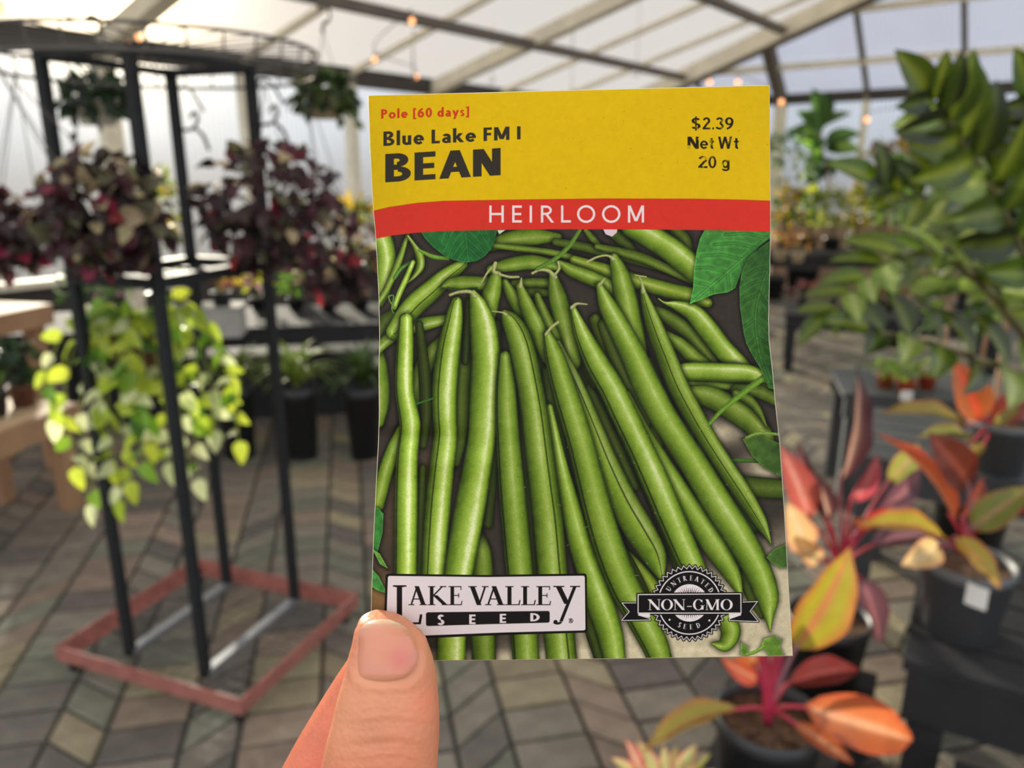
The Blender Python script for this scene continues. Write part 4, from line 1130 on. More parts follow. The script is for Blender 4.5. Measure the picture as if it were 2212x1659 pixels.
# ================================================================== string lights
M_BULB = mat('warm_bulb', (1, 0.5, 0.25, 1), 0.3, emit=(1.0, 0.42, 0.16, 1), estr=2.2)
M_CORD = mat('black_cord', srgb(60, 56, 52), 0.6)
def bulb_string(pts, label, drop=0.07, R=0.02):
    P = [atd(*p) for p in pts]
    t = thing('string_light', P[0], label, 'string lights', 'warm bulb strings')
    cord = []
    for i, p in enumerate(P):
        cord.append(p + V((0, 0, drop)))
    if len(cord) > 1:
        path = curve(cord, 8 * len(cord))
    else:
        path = [cord[0], cord[0] + V((0, 0, 0.5))]
    MB().tube(path, 0.004, 5).build('cord', M_CORD, t, True)
    for p in P:
        MB().lathe([(0.0, 0.0), (0.008, 0.0), (0.009, 0.03), (0.0, 0.032)], p + V((0, 0, R * 0.8)), 10).build('socket', M_CORD, t, True)
        MB().lathe([(0.0, -R * 1.3), (R * 0.5, -R * 1.1), (R * 0.9, -R * 0.5), (R, 0), (R * 0.85, R * 0.5), (R * 0.45, R), (0.0, R * 1.05)], p, 14).build('bulb', M_BULB, t, True)
    return t
bulb_string([(890, 45, 5.2), (809, 128, 6.0), (900, 165, 7.2)], 'warm bulbs strung left of the main rafter above the packet', R=0.018)
bulb_string([(4, 22, 4.2), (277, 97, 4.6), (300, 80, 5.2)], 'warm bulbs strung above the black rack', R=0.018)
bulb_string([(1533, 178, 8.0), (1594, 178, 8.0), (1688, 220, 8.0)], 'warm bulbs strung just above the packet top right corner', R=0.024)
bulb_string([(1873, 258, 8.0), (1963, 252, 8.0), (2175, 315, 7.0)], 'warm bulbs strung across the end wall by the zz plant', R=0.024)

# plain hanging cords and hooks under the left roof slope
for i, (x, y0, y1, d, lb) in enumerate(((893, 0, 160, 7.0, 'thin grey hanging rod in front of the main rafter foot'), (1062, 20, 165, 7.5, 'thin cord hanging left of the roof middle'), (1235, 30, 190, 7.5, 'thin cord with a hook hanging over the packet'), (1375, 20, 150, 7.5, 'thin cord hanging right of the roof middle'))):
    a, b_ = atd(x, y1, d), atd(x, y0, d)
    zt = zl((V((a.x, a.y, 0)) - CORNER).dot(IN_L)) - 0.01
    t = thing('ceiling_hook', (a.x, a.y, zt), lb, 'hook', 'hooks under the roof')
    MB().tube([a, V((a.x, a.y, zt))], 0.007 if i == 0 else 0.004, 6).build('cord_line', M_WIRE, t)
    MB().tube(curve([a, a + V((0.02, 0, -0.03)), a + V((0.0, 0, -0.06)), a + V((-0.025, 0, -0.035))], 10), 0.005, 6).build('hook', M_WIRE, t, True)
# ================================================================== seed packet: print
# the artwork is drawn with numpy into one generated image; layout units are 1/10 mm-ish "dots", x right, y down
PX0, PY0, PW, PH = 780.0, 170.0, 950.0, 1270.0
KS = 1.5
IW, IH = int(PW * KS), int(PH * KS)
art = np.zeros((IH, IW, 3), np.float32)
gy, gx = np.mgrid[0:IH, 0:IW].astype(np.float32)
gx = gx / KS + PX0; gy = gy / KS + PY0
grain = rng.normal(0, 1, (IH, IW)).astype(np.float32)
def blurn(a, n):
    for _ in range(n):
        a = (a + np.roll(a, 1, 0) + np.roll(a, -1, 0) + np.roll(a, 1, 1) + np.roll(a, -1, 1)) / 5
    return a
grain2 = blurn(grain, 2); grain2 /= grain2.std()
lowr = np.kron(rng.normal(0, 1, (IH // 12 + 1, IW // 12 + 1)).astype(np.float32), np.ones((12, 12), np.float32))[:IH, :IW]
grain3 = blurn(lowr, 40); grain3 /= grain3.std()
def box_of(x0, y0, x1, y1, pad=4):
    a = max(0, int((x0 - pad - PX0) * KS)); b = min(IW, int((x1 + pad - PX0) * KS) + 1)
    c = max(0, int((y0 - pad - PY0) * KS)); d = min(IH, int((y1 + pad - PY0) * KS) + 1)
    return slice(c, d), slice(a, b)
def comp(sl, cov, col):
    cov = cov[..., None]
    art[sl] = art[sl] * (1 - cov) + np.asarray(col, np.float32) * cov
def sd_poly(X, Y, P):
    d = np.full(X.shape, 1e9, np.float32); ins = np.zeros(X.shape, bool); n = len(P)
    for i in range(n):
        ax, ay = P[i]; bx, by = P[(i + 1) % n]; ex, ey = bx - ax, by - ay
        L = ex * ex + ey * ey + 1e-9
        t = np.clip(((X - ax) * ex + (Y - ay) * ey) / L, 0, 1)
        d = np.minimum(d, (X - ax - t * ex) ** 2 + (Y - ay - t * ey) ** 2)
        c = (ay > Y) != (by > Y)
        ins ^= c & (X < (ex) * (Y - ay) / (ey if abs(ey) > 1e-9 else 1e-9) + ax)
    d = np.sqrt(d); return np.where(ins, -d, d)
def fill_poly(P, col, soft=0.7, alpha=1.0):
    xs = [p[0] for p in P]; ys = [p[1] for p in P]
    sl = box_of(min(xs), min(ys), max(xs), max(ys), 4 + soft)
    if art[sl].size == 0: return
    sd = sd_poly(gx[sl], gy[sl], P)
    comp(sl, np.clip(0.5 - sd / (2 * soft), 0, 1) * alpha, col); return sl, sd
def crom(P, n):
    P = np.asarray(P, np.float64)
    if len(P) == 2: return np.array([P[0] + (P[1] - P[0]) * i / (n - 1) for i in range(n)])
    Q = np.vstack([2 * P[0] - P[1], P, 2 * P[-1] - P[-2]]); m = len(P) - 1; out = []
    for i in range(n):
        t = i / (n - 1) * m; k = min(int(t), m - 1); t -= k
        a, b, c, d = Q[k:k + 4]
        out.append(0.5 * (2 * b + (c - a) * t + (2 * a - 5 * b + 4 * c - d) * t * t + (3 * b - a - 3 * c + d) * t ** 3))
    return np.array(out)
def ribbon_field(P, n):
    """P rows (x, y, halfwidth): nearest-point lateral offset, arclength fraction, half width"""
    C = crom(P, n); C[:, 2] = np.maximum(C[:, 2], 0.3)
    rmax = C[:, 2].max() + 16
    sl = box_of(C[:, 0].min(), C[:, 1].min(), C[:, 0].max(), C[:, 1].max(), rmax)
    X, Y = gx[sl], gy[sl]
    if X.size == 0: return None
    best = np.full(X.shape, 1e9, np.float32); lat = np.zeros_like(best); par = np.zeros_like(best); hw = np.ones_like(best)
    y0 = sl[0].start; x0 = sl[1].start
    for i in range(n - 1):
        a, b = C[i], C[i + 1]
        s2 = box_of(min(a[0], b[0]), min(a[1], b[1]), max(a[0], b[0]), max(a[1], b[1]), max(a[2], b[2]) + 14)
        q = (slice(max(0, s2[0].start - y0), max(0, s2[0].stop - y0)), slice(max(0, s2[1].start - x0), max(0, s2[1].stop - x0)))
        x, y = X[q], Y[q]
        if x.size == 0: continue
        ex, ey = b[0] - a[0], b[1] - a[1]; L2 = ex * ex + ey * ey + 1e-9
        t = np.clip(((x - a[0]) * ex + (y - a[1]) * ey) / L2, 0, 1)
        dx, dy = x - a[0] - t * ex, y - a[1] - t * ey
        d = np.sqrt(dx * dx + dy * dy); r = a[2] + (b[2] - a[2]) * t
        m = d - r; cur = best[q]; u = m < cur
        sgn = np.sign(ex * dy - ey * dx)
        best[q] = np.where(u, m, cur); lat[q] = np.where(u, sgn * d / r, lat[q])
        par[q] = np.where(u, (i + t) / (n - 1), par[q]); hw[q] = np.where(u, r, hw[q])
    return sl, best, lat, par, hw
def sstep(a, b, x):
    t = np.clip((x - a) / (b - a), 0, 1); return t * t * (3 - 2 * t)
PAL = np.array([(40, 50, 12), (82, 108, 22), (122, 150, 40), (154, 176, 74), (204, 212, 148)], np.float32)
def bean(P, tone=1.0, hl=0.25, seam=None, pale=0.6, shadow=0.55, dark=0.0, warm=0.0, n=60, fade=None):
    """one printed bean; lateral +1 is the right-hand side when walking down the list upside-down (image left)"""
    P = [(a, b, c * 1.07) for a, b, c in P]
    R = ribbon_field(P, n)
    if R is None: return
    sl, sd, t, s, r = R
    sh = np.clip(1 - (sd + 1) / 13.0, 0, 1) ** 1.6 * shadow
    art[sl] *= (1 - sh)[..., None]
    t = -t                                  # positive = image right for beans drawn downward
    t = np.clip(t, -1, 1)
    p = 1 - np.abs(t - hl) / np.where(t > hl, 1 - hl, 1 + hl)
    p = np.clip(p, 0, 1)
    p = p ** 0.8 + 0.05 * np.sin(s * 23 + P[0][0]) + 0.03 * grain3[sl]
    v = np.clip(0.55 + p * (1.9 + 0.9 * pale) - dark, 0, 4)
    # broad highlight stripe
    v += pale * 0.8 * np.exp(-((t - hl) / 0.3) ** 2) * (0.75 + 0.25 * np.sin(s * 11 + P[0][1]))
    v = np.clip(v, 0, 4); k = np.clip(v.astype(int), 0, 3); f = (v - k)[..., None]
    col = PAL[k] * (1 - f) + PAL[k + 1] * f
    if seam is not None:
        dl = np.exp(-((t - seam) / 0.055) ** 2); dr = np.exp(-((t - seam - 0.12 * np.sign(seam)) / 0.07) ** 2)
        col = col * (1 - 0.6 * dl[..., None]) * (1 + 0.12 * dr[..., None])
        side = (t > seam) if seam > 0 else (t < seam)
        col = np.where(side[..., None], col * 0.86, col)
    if hl > 0.05: col = col * (1 - 0.22 * sstep(-0.1, 1.0, -t))[..., None]
    edge = sstep(0.78, 1.0, np.abs(t))
    col = col * (1 - 0.25 * edge[..., None])
    col = col * tone * (1 + 0.022 * grain2[sl] + 0.018 * grain[sl])[..., None]
    col = col * np.array((1 + 0.10 * warm, 1.0, 1 - 0.25 * warm), np.float32)
    cov = np.clip(0.5 - sd / 1.4, 0, 1)
    if fade: cov = cov * sstep(fade[0], fade[1], s)
    art[sl] = art[sl] * (1 - cov[..., None]) + col * cov[..., None]
def stroke(P, col, n=30, alpha=1.0, shade=True):
    R = ribbon_field(P, n)
    if R is None: return
    sl, sd, t, s, r = R
    c = np.asarray(col, np.float32) * np.ones(sd.shape + (1,), np.float32)
    if shade: c = c * (1.12 - 0.35 * np.abs(np.clip(-t, -1, 1) - 0.2)[..., None]) * (1 + 0.05 * grain2[sl])[..., None]
    cov = np.clip(0.5 - sd / 1.3, 0, 1) * alpha
    art[sl] = art[sl] * (1 - cov[..., None]) + c * cov[..., None]
def printed_leaf(P, col, rib, n_side=5, ang=0.9, Lv=60):
    """leaf outline P with a midrib polyline and side veins; the blade puckers between the veins"""
    xs = [p[0] for p in P]; ys = [p[1] for p in P]
    sl = box_of(min(xs), min(ys), max(xs), max(ys), 16)
    X, Y = gx[sl], gy[sl]
    sd = sd_poly(X, Y, P)
    art[sl] *= (1 - np.clip(1 - sd / 12, 0, 1) ** 2 * 0.5)[..., None]
    dv = np.full(X.shape, 99.0, np.float32); dm = dv.copy()
    def seg(a, b):
        ex, ey = b[0] - a[0], b[1] - a[1]
        t = np.clip(((X - a[0]) * ex + (Y - a[1]) * ey) / (ex * ex + ey * ey + 1e-6), 0, 1)
        return np.hypot(X - a[0] - t * ex, Y - a[1] - t * ey)
    if rib:
        C = crom(np.array(rib, float), 24)
        for k in range(23): dm = np.minimum(dm, seg(C[k], C[k + 1]))
        for q in range(n_side):
            k = int(2 + 20 * q / max(1, n_side - 1)); k = min(k, 22)
            d = C[min(k + 1, 23)] - C[k - 1]; th = math.atan2(d[1], d[0])
            for sg in (-1, 1):
                a = C[k]; t1 = th + sg * ang
                m1 = a + np.array((math.cos(t1), math.sin(t1))) * Lv * 0.5; m2 = m1 + np.array((math.cos(t1 - sg * 0.3), math.sin(t1 - sg * 0.3))) * Lv * 0.5
                dv = np.minimum(dv, np.minimum(seg(a, m1), seg(m1, m2)))
    pk = np.minimum(dv, dm)
    tex = 0.92 + 0.16 * np.sin(np.clip(pk / 11.0, 0, 1) * PI) + 0.05 * grain3[sl] + 0.025 * grain2[sl] + 0.03 * np.sin(X * 0.7 + 2 * grain3[sl]) * np.sin(Y * 0.7)
    tex = tex * (1 + 0.30 * np.exp(-(dm / 1.3) ** 2) + 0.16 * np.exp(-(dv / 1.0) ** 2) - 0.16 * np.exp(-((pk - 2.6) / 1.4) ** 2))
    tex = tex * (1.0 + 0.35 * np.exp(-(sd / 1.6) ** 2)) * (1 - 0.18 * sstep(-0.2, 1.0, (X - min(xs)) / (max(xs) - min(xs))))
    c = np.asarray(col, np.float32) * tex[..., None]
    cov = np.clip(0.5 - sd / 1.4, 0, 1)[..., None]
    art[sl] = art[sl] * (1 - cov) + c * cov

# --- ground of the picture
art[:] = (58, 50, 42)
tan = sstep(1170, 1330, gy + (gx - 1500) * 0.42) * 0.95 + sstep(1395, 1418, gy) * 0.4
tan = np.clip(tan + 0.9 * np.exp(-(((gx - 1545) / 60) ** 2 + ((gy - 935) / 26) ** 2)) + 0.9 * np.exp(-(((gx - 1655) / 45) ** 2 + ((gy - 1010) / 40) ** 2)), 0, 1)[..., None]
art[:] = art * (1 - tan) + np.array((212, 196, 158), np.float32) * tan
brn = (0.8 * np.exp(-(((gx - 905) / 60) ** 2 + ((gy - 1130) / 120) ** 2)) + 0.9 * np.exp(-(((gx - 815) / 30) ** 2 + ((gy - 1290) / 50) ** 2)))[..., None]
brn = np.clip(brn, 0, 1)
art[:] = art * (1 - brn) + np.array((142, 106, 62), np.float32) * brn
art *= (1 + 0.02 * grain2 + 0.02 * grain3)[..., None]

# --- back layer
B = bean
B([(1060, 530, 12), (1100, 518, 17), (1150, 511, 18), (1205, 512, 8)], 0.9, -0.1, None, 0.4)
B([(1068, 530, 6), (1195, 546, 7), (1270, 566, 6), (1330, 578, 4)], 0.85, 0, None, 0.3)
B([(1060, 582, 9), (1100, 572, 14), (1150, 566, 15), (1205, 574, 10)], 0.92, -0.2, None, 0.4)
B([(1110, 614, 9), (1150, 611, 11), (1195, 612, 10)], 0.75, 0, None, 0.3)
B([(1105, 634, 8), (1150, 631, 9), (1195, 633, 8)], 0.62, 0, None, 0.2)
B([(1200, 522, 8), (1270, 535, 10), (1350, 555, 10), (1440, 580, 10), (1510, 606, 8)], 0.62, 0, None, 0.2)
B([(1265, 497, 5), (1280, 515, 7), (1300, 535, 4)], 0.75, 0, None, 0.2)
B([(1315, 497, 10), (1340, 515, 12), (1370, 545, 8)], 0.55, 0, None, 0.1)
B([(1290, 532, 6), (1345, 545, 9), (1400, 562, 10), (1500, 608, 8)], 0.75, -0.2, None, 0.3)
B([(1455, 493, 12), (1478, 520, 14), (1488, 560, 8)], 0.6, 0.2, None, 0.2)
B([(1365, 490, 22), (1400, 508, 24), (1450, 540, 25), (1500, 582, 25), (1530, 610, 22)], 1.05, 0.35, None, 0.8)
B([(1240, 562, 10), (1300, 582, 14), (1370, 606, 15), (1440, 626, 16), (1500, 642, 17), (1528, 654, 10)], 0.95, 0.1, None, 0.5, warm=0.3)
B([(1210, 568, 6), (1235, 584, 13), (1280, 602, 15), (1320, 622, 15), (1350, 645, 12)], 0.95, 0.2, None, 0.5)
B([(1405, 668, 10), (1440, 684, 14), (1480, 712, 15), (1520, 760, 14), (1550, 800, 12)], 0.72, 0.2, None, 0.3)
B([(1440, 725, 10), (1470, 745, 14), (1500, 772, 15), (1540, 805, 14)], 0.9, 0.2, None, 0.4)
B([(1422, 645, 1.5), (1436, 654, 3), (1462, 660, 10), (1496, 675, 18), (1526, 708, 21), (1560, 752, 21), (1595, 788, 20), (1615, 806, 15)], 1.05, 0.4, None, 0.85)
B([(1455, 806, 18), (1500, 804, 21), (1560, 806, 21), (1610, 808, 21), (1640, 816, 17), (1662, 826, 10)], 1.06, 0.45, None, 0.85, shadow=0.7)
B([(1462, 828, 5), (1530, 832, 7), (1600, 836, 7), (1672, 836, 6)], 0.85, -0.1, None, 0.3)
B([(1590, 842, 12), (1640, 846, 14), (1685, 868, 12)], 0.7, 0, None, 0.2)
B([(1480, 848, 14), (1530, 856, 22), (1580, 882, 24), (1622, 912, 24), (1650, 945, 20), (1664, 990, 16)], 0.86, 0.3, None, 0.45)
B([(1590, 850, 9), (1620, 866, 10), (1640, 890, 7), (1656, 922, 1.5)], 0.75, 0.2, None, 0.3)
B([(1540, 1045, 18), (1600, 1050, 21), (1690, 1056, 20)], 0.62, 0, None, 0.2)
stroke([(1580, 994, 4), (1630, 995, 4.5), (1690, 996, 4)], (66, 104, 34))
B([(1470, 950, 12), (1500, 965, 14), (1530, 975, 10)], 0.8, 0, None, 0.3)
printed_leaf([(1604, 948), (1640, 940), (1686, 958), (1686, 1030), (1650, 1010), (1625, 985)], (82, 116, 44), None)
stroke([(1612, 945, 3), (1640, 936, 4), (1684, 938, 3)], (120, 150, 60))
# left back
art_l = [([(806, 500, 20), (824, 520, 22), (832, 565, 22), (824, 620, 20), (815, 650, 14)], 1.15, 0.2, None, 0.8),
         ([(806, 760, 20), (812, 800, 24), (818, 860, 22), (815, 910, 14)], 0.95, 0, None, 0.7)]
for a in art_l: B(*a)
B([(816, 716, 16), (830, 700, 20), (850, 680, 12)], 0.6, 0, None, 0.1)
B([(810, 760, 10), (835, 735, 12), (870, 712, 14), (915, 700, 14), (960, 690, 10)], 0.95, -0.2, None, 0.8)
B([(880, 508, 4), (862, 562, 7), (838, 618, 7), (816, 655, 6)], 1.0, 0.2, None, 0.5)
stroke([(888, 565, 3), (866, 580, 4), (852, 600, 4)], (90, 140, 50))
B([(881, 510, 3), (896, 532, 5), (906, 552, 9), (907, 575, 9), (896, 594, 5), (878, 612, 2)], 1.0, 0.3, None, 0.8)
B([(892, 566, 5), (876, 604, 6), (862, 635, 6), (852, 664, 5)], 1.2, 0, None, 0.7)
stroke([(905, 540, 3), (935, 554, 4.5), (968, 558, 4)], (112, 158, 48))
stroke([(852, 664, 2), (842, 650, 1.5), (840, 640, 1.5), (850, 640, 1.5), (846, 668, 1.5), (856, 684, 1.5), (854, 695, 1.5)], (112, 150, 60))
B([(1000, 570, 10), (968, 594, 17), (930, 628, 21), (890, 664, 22), (852, 716, 18)], 1.05, -0.3, 0.25, 0.6)
B([(954, 621, 2), (970, 612, 9), (1000, 610, 14), (1050, 612, 14)], 0.9, -0.2, None, 0.4)
stroke([(955, 621, 1.5), (985, 625, 2), (1030, 622, 2)], (52, 72, 28))
# middle back, dark ones between the front beans
B([(960, 735, 14), (925, 775, 18), (900, 830, 18), (885, 880, 16), (870, 930, 10)], 0.8, 0, None, 0.4)
B([(868, 930, 12), (850, 970, 14), (832, 1020, 15), (815, 1090, 14)], 1.0, 0, None, 0.5)
B([(1000, 690, 8), (1003, 760, 15), (998, 850, 16), (994, 940, 14), (985, 1000, 8)], 0.6, -0.2, None, 0.2)
B([(1068, 700, 12), (1072, 760, 12), (1080, 800, 10)], 0.5, 0, None, 0.1)
B([(1090, 610, 8), (1112, 648, 14), (1136, 690, 14), (1150, 730, 10)], 0.9, 0.3, None, 0.4)
B([(1120, 700, 14), (1140, 745, 16), (1165, 800, 14)], 0.42, 0, None, 0.1)
B([(1230, 760, 22), (1250, 820, 24), (1290, 890, 22), (1330, 960, 18)], 0.42, 0, None, 0.1)
B([(1285, 690, 12), (1310, 750, 18), (1345, 820, 18), (1380, 890, 16), (1420, 960, 12)], 0.66, 0.2, None, 0.2, warm=0.4)
B([(1385, 760, 14), (1400, 820, 16), (1430, 890, 16), (1470, 950, 12), (1500, 990, 6)], 0.55, 0.2, 0.3, 0.1)
B([(1025, 1140, 10), (1038, 1200, 22), (1040, 1300, 24), (1045, 1420, 24)], 0.85, 0.3, None, 0.3, fade=(0.0, 0.3))
B([(1205, 1000, 10), (1240, 1090, 16), (1255, 1180, 18), (1275, 1290, 18), (1300, 1420, 16)], 0.5, 0, None, 0.1)
B([(1260, 980, 8), (1290, 1060, 14), (1320, 1140, 16), (1345, 1200, 14)], 0.5, 0, None, 0.1)
B([(1355, 1200, 10), (1390, 1245, 16), (1420, 1290, 18), (1440, 1320, 12)], 0.95, 0.2, None, 0.4, warm=0.4)
B([(1455, 1150, 10), (1470, 1210, 16), (1490, 1260, 12)], 0.55, 0, None, 0.1)
B([(1570, 1120, 12), (1600, 1200, 18), (1625, 1280, 16), (1645, 1330, 6)], 0.6, 0, None, 0.1)
B([(1590, 1060, 12), (1620, 1110, 13), (1650, 1150, 6)], 0.55, 0, None, 0.1)
# shaded beans filling the gaps between the front row
for P_, tn in (([(905, 700, 8), (915, 790, 12), (920, 880, 13), (912, 960, 10)], .45), ([(912, 1010, 8), (908, 1090, 12), (905, 1200, 12), (902, 1260, 10)], .5),
               ([(1072, 830, 8), (1066, 930, 14), (1060, 1030, 14), (1052, 1130, 12)], .42), ([(1125, 830, 8), (1130, 930, 12), (1136, 1050, 13), (1146, 1160, 13), (1152, 1260, 12)], .42),
               ([(1180, 800, 10), (1190, 870, 14), (1206, 950, 14), (1222, 1030, 10)], .5), ([(1270, 840, 10), (1300, 910, 16), (1336, 980, 16), (1368, 1050, 12)], .5),
               ([(1330, 900, 10), (1368, 980, 15), (1404, 1060, 15), (1440, 1150, 15), (1466, 1220, 12)], .55), ([(1240, 720, 10), (1262, 780, 14), (1285, 830, 10)], .4),
               ([(1300, 700, 10), (1330, 770, 16), (1362, 840, 16), (1396, 910, 14)], .58), ([(1400, 780, 10), (1425, 850, 16), (1460, 920, 16), (1500, 980, 14)], .5),
               ([(1480, 1010, 10), (1520, 1080, 15), (1560, 1150, 15), (1595, 1220, 12)], .55), ([(1540, 1000, 10), (1585, 1070, 14), (1625, 1140, 12)], .5),
               ([(1130, 660, 8), (1150, 700, 10), (1160, 740, 8)], .5), ([(1010, 650, 6), (1008, 720, 9), (1004, 780, 8)], .4), ([(1340, 1180, 10), (1366, 1240, 16), (1396, 1300, 14)], .5),
               ([(1255, 1200, 8), (1262, 1280, 12), (1278, 1360, 14), (1296, 1420, 12)], .5)):
    B(P_, tn, 0.1, None, 0.15, 0.35)
# front row
B([(1072, 594, 11), (1064, 625, 18), (1055, 660, 20), (1046, 700, 18)], 1.02, 0.2, None, 0.5)
B([(1194, 596, 8), (1202, 632, 17), (1212, 672, 20), (1224, 720, 21), (1234, 780, 20)], 0.85, 0, None, 0.5)
B([(1160, 638, 7), (1174, 680, 13), (1192, 725, 16), (1205, 770, 14)], 0.82, 0.3, None, 0.4)
B([(1122, 618, 8), (1138, 660, 15), (1156, 702, 18), (1174, 745, 17), (1186, 775, 14)], 0.95, 0.4, None, 0.5)
B([(1326, 556, 9), (1338, 590, 18), (1350, 640, 23), (1362, 700, 24), (1374, 760, 22)], 0.98, 0.15, None, 0.55)
B([(876, 690, 14), (875, 740, 17), (873, 800, 18), (874, 850, 19), (884, 905, 21), (885, 930, 21), (879, 990, 22), (877, 1080, 23), (876, 1180, 23), (875, 1260, 23)], 1.2, 0.25, -0.82, 1.0)
B([(986, 652, 11), (980, 690, 18), (968, 760, 24), (960, 840, 25), (960, 900, 24), (962, 940, 24), (954, 1010, 25), (946, 1090, 26), (940, 1170, 25), (935, 1260, 24)], 1.12, 0.3, -0.5, 0.95)
B([(1022, 634, 8), (1034, 664, 19), (1044, 710, 27), (1049, 780, 29), (1046, 860, 30), (1041, 940, 28), (1030, 1010, 29), (1016, 1090, 31), (1000, 1180, 30), (988, 1250, 29), (978, 1330, 29), (974, 1425, 29)], 1.1, 0.42, None, 1.0)
B([(1090, 770, 12), (1092, 830, 20), (1094, 900, 23), (1098, 960, 24), (1104, 1040, 26), (1112, 1130, 27), (1122, 1240, 27), (1130, 1330, 27), (1136, 1425, 27)], 0.98, 0.15, -0.82, 0.5)
B([(1186, 880, 8), (1208, 990, 13), (1222, 1055, 18), (1238, 1120, 21), (1254, 1180, 23), (1278, 1250, 26), (1300, 1315, 28), (1318, 1372, 26), (1328, 1425, 22)], 1.05, 0.25, None, 0.6)
B([(1090, 676, 7), (1106, 698, 20), (1124, 740, 25), (1140, 810, 26), (1154, 890, 27), (1164, 970, 28), (1174, 1050, 29), (1184, 1130, 30), (1193, 1230, 30), (1203, 1330, 31), (1213, 1425, 31)], 1.0, 0.1, 0.48, 0.6)
B([(1204, 742, 8), (1228, 806, 18), (1254, 866, 21), (1282, 935, 23), (1310, 1006, 26), (1346, 1085, 30), (1384, 1150, 30), (1412, 1198, 25), (1428, 1244, 8)], 1.0, 0.55, 0.28, 0.55)
B([(1182, 722, 9), (1196, 765, 19), (1212, 820, 24), (1232, 885, 26), (1253, 955, 27), (1271, 1025, 28), (1290, 1100, 29), (1314, 1180, 31), (1346, 1262, 31), (1384, 1332, 30), (1414, 1392, 27), (1426, 1425, 24)], 1.0, 0.2, -0.75, 0.5)
B([(1355, 850, 6), (1390, 938, 17), (1420, 990, 21), (1452, 1042, 23), (1500, 1115, 24), (1545, 1182, 24), (1580, 1238, 18), (1602, 1290, 3)], 1.0, 0.3, None, 0.45)
B([(1238, 668, 7), (1258, 722, 17), (1286, 780, 24), (1320, 838, 26), (1350, 900, 27), (1380, 962, 27), (1412, 1032, 28), (1446, 1112, 28), (1478, 1186, 27), (1502, 1240, 25), (1518, 1290, 20)], 1.05, 0.3, -0.7, 0.8)
B([(1388, 628, 6), (1402, 672, 14), (1420, 722, 19), (1441, 775, 21), (1464, 832, 21), (1492, 886, 21), (1524, 942, 20), (1562, 1002, 19), (1602, 1062, 19), (1638, 1120, 15), (1654, 1150, 8), (1665, 1174, 1)], 0.95, 0.5, -0.1, 0.5)
B([(1294, 616, 7), (1312, 660, 18), (1342, 716, 23), (1370, 772, 26), (1396, 830, 28), (1427, 890, 28), (1462, 946, 28), (1502, 1008, 29), (1547, 1082, 30), (1592, 1152, 30), (1632, 1222, 28), (1656, 1284, 24), (1660, 1325, 12), (1663, 1362, 1)], 1.02, 0.25, None, 0.6)
B([(1560, 1330, 18), (1578, 1362, 20), (1566, 1392, 14), (1540, 1390, 3)], 1.0, 0.3, None, 0.5)
# stalks
for P_ in ([(972, 637, 3), (990, 631, 3.5), (1015, 630, 4), (1026, 640, 5)], [(1066, 575, 2.5), (1070, 568, 4), (1066, 585, 4), (1078, 592, 5)], [(1063, 672, 1.5), (1085, 675, 2), (1094, 680, 4)],
           [(1180, 722, 4), (1190, 708, 3), (1205, 696, 3.5)], [(1150, 590, 3), (1165, 583, 3), (1185, 585, 4), (1198, 598, 6)], [(1236, 664, 5), (1246, 656, 3), (1268, 657, 1.5)],
           [(1268, 566, 3), (1290, 555, 2.5), (1312, 552, 2.5), (1326, 560, 5)], [(1380, 596, 2), (1386, 610, 2.5), (1390, 630, 5)], [(1372, 594, 1.5), (1395, 598, 2)], [(1296, 615, 4), (1306, 602, 2)], [(1126, 600, 1.5), (1124, 618, 5)], [(1078, 592, 3), (1100, 598, 3), (1120, 598, 2.5)],
           [(1040, 610, 2), (1052, 590, 2.5), (1062, 578, 3)], [(1196, 596, 3), (1208, 580, 3), (1206, 565, 3)]):
    stroke(P_, (168, 172, 104), 16)
stroke([(1252, 497, 4), (1230, 530, 5), (1200, 558, 5), (1160, 580, 4)], (96, 132, 44))
stroke([(1672, 800, 6), (1640, 822, 7), (1600, 852, 6.5), (1560, 885, 5), (1532, 915, 3.5)], (108, 146, 44))
stroke([(900, 872, 2), (925, 864, 2), (936, 860, 1.5)], (56, 116, 32))
# leaves
printed_leaf([(905, 495), (918, 515), (934, 532), (956, 550), (981, 562), (1008, 567), (1030, 563), (1046, 554), (1060, 538), (1068, 520), (1074, 495)], (46, 118, 54), [(1000, 440), (1004, 490), (1008, 530), (1012, 566)], 6, 0.75, 80)
printed_leaf([(1524, 492), (1512, 515), (1504, 545), (1499, 582), (1497, 620), (1490, 656), (1512, 648), (1540, 636), (1572, 631), (1588, 622), (1600, 590), (1620, 556), (1640, 532), (1668, 510), (1668, 492)], (78, 150, 62), [(1668, 503), (1620, 545), (1560, 597), (1490, 656)], 6, 0.95, 90)
printed_leaf([(1668, 516), (1640, 536), (1614, 560), (1602, 588), (1597, 620), (1598, 660), (1606, 719), (1612, 742), (1624, 766), (1643, 797), (1652, 816), (1660, 838), (1680, 842), (1688, 760), (1680, 690), (1680, 516)], (60, 108, 44), [(1670, 560), (1648, 610), (1632, 680), (1640, 760), (1664, 836)], 7, 0.9, 60)
printed_leaf([(1655, 1204), (1672, 1186), (1705, 1172), (1712, 1225), (1685, 1226), (1668, 1216)], (84, 122, 46), None)
printed_leaf([(1600, 1388), (1616, 1398), (1612, 1418), (1600, 1412)], (110, 150, 50), None)
printed_leaf([(1642, 1400), (1650, 1380), (1672, 1374), (1688, 1382), (1684, 1394), (1692, 1416), (1664, 1420), (1655, 1405)], (122, 164, 58), None)
stroke([(1612, 1414, 3), (1630, 1408, 4), (1650, 1396, 4)], (128, 160, 60))
printed_leaf([(806, 1098), (816, 1096), (828, 1110), (826, 1150), (816, 1190), (800, 1200)], (76, 160, 66), None)
printed_leaf([(804, 1185), (820, 1196), (838, 1228), (820, 1218)], (120, 176, 70), None)
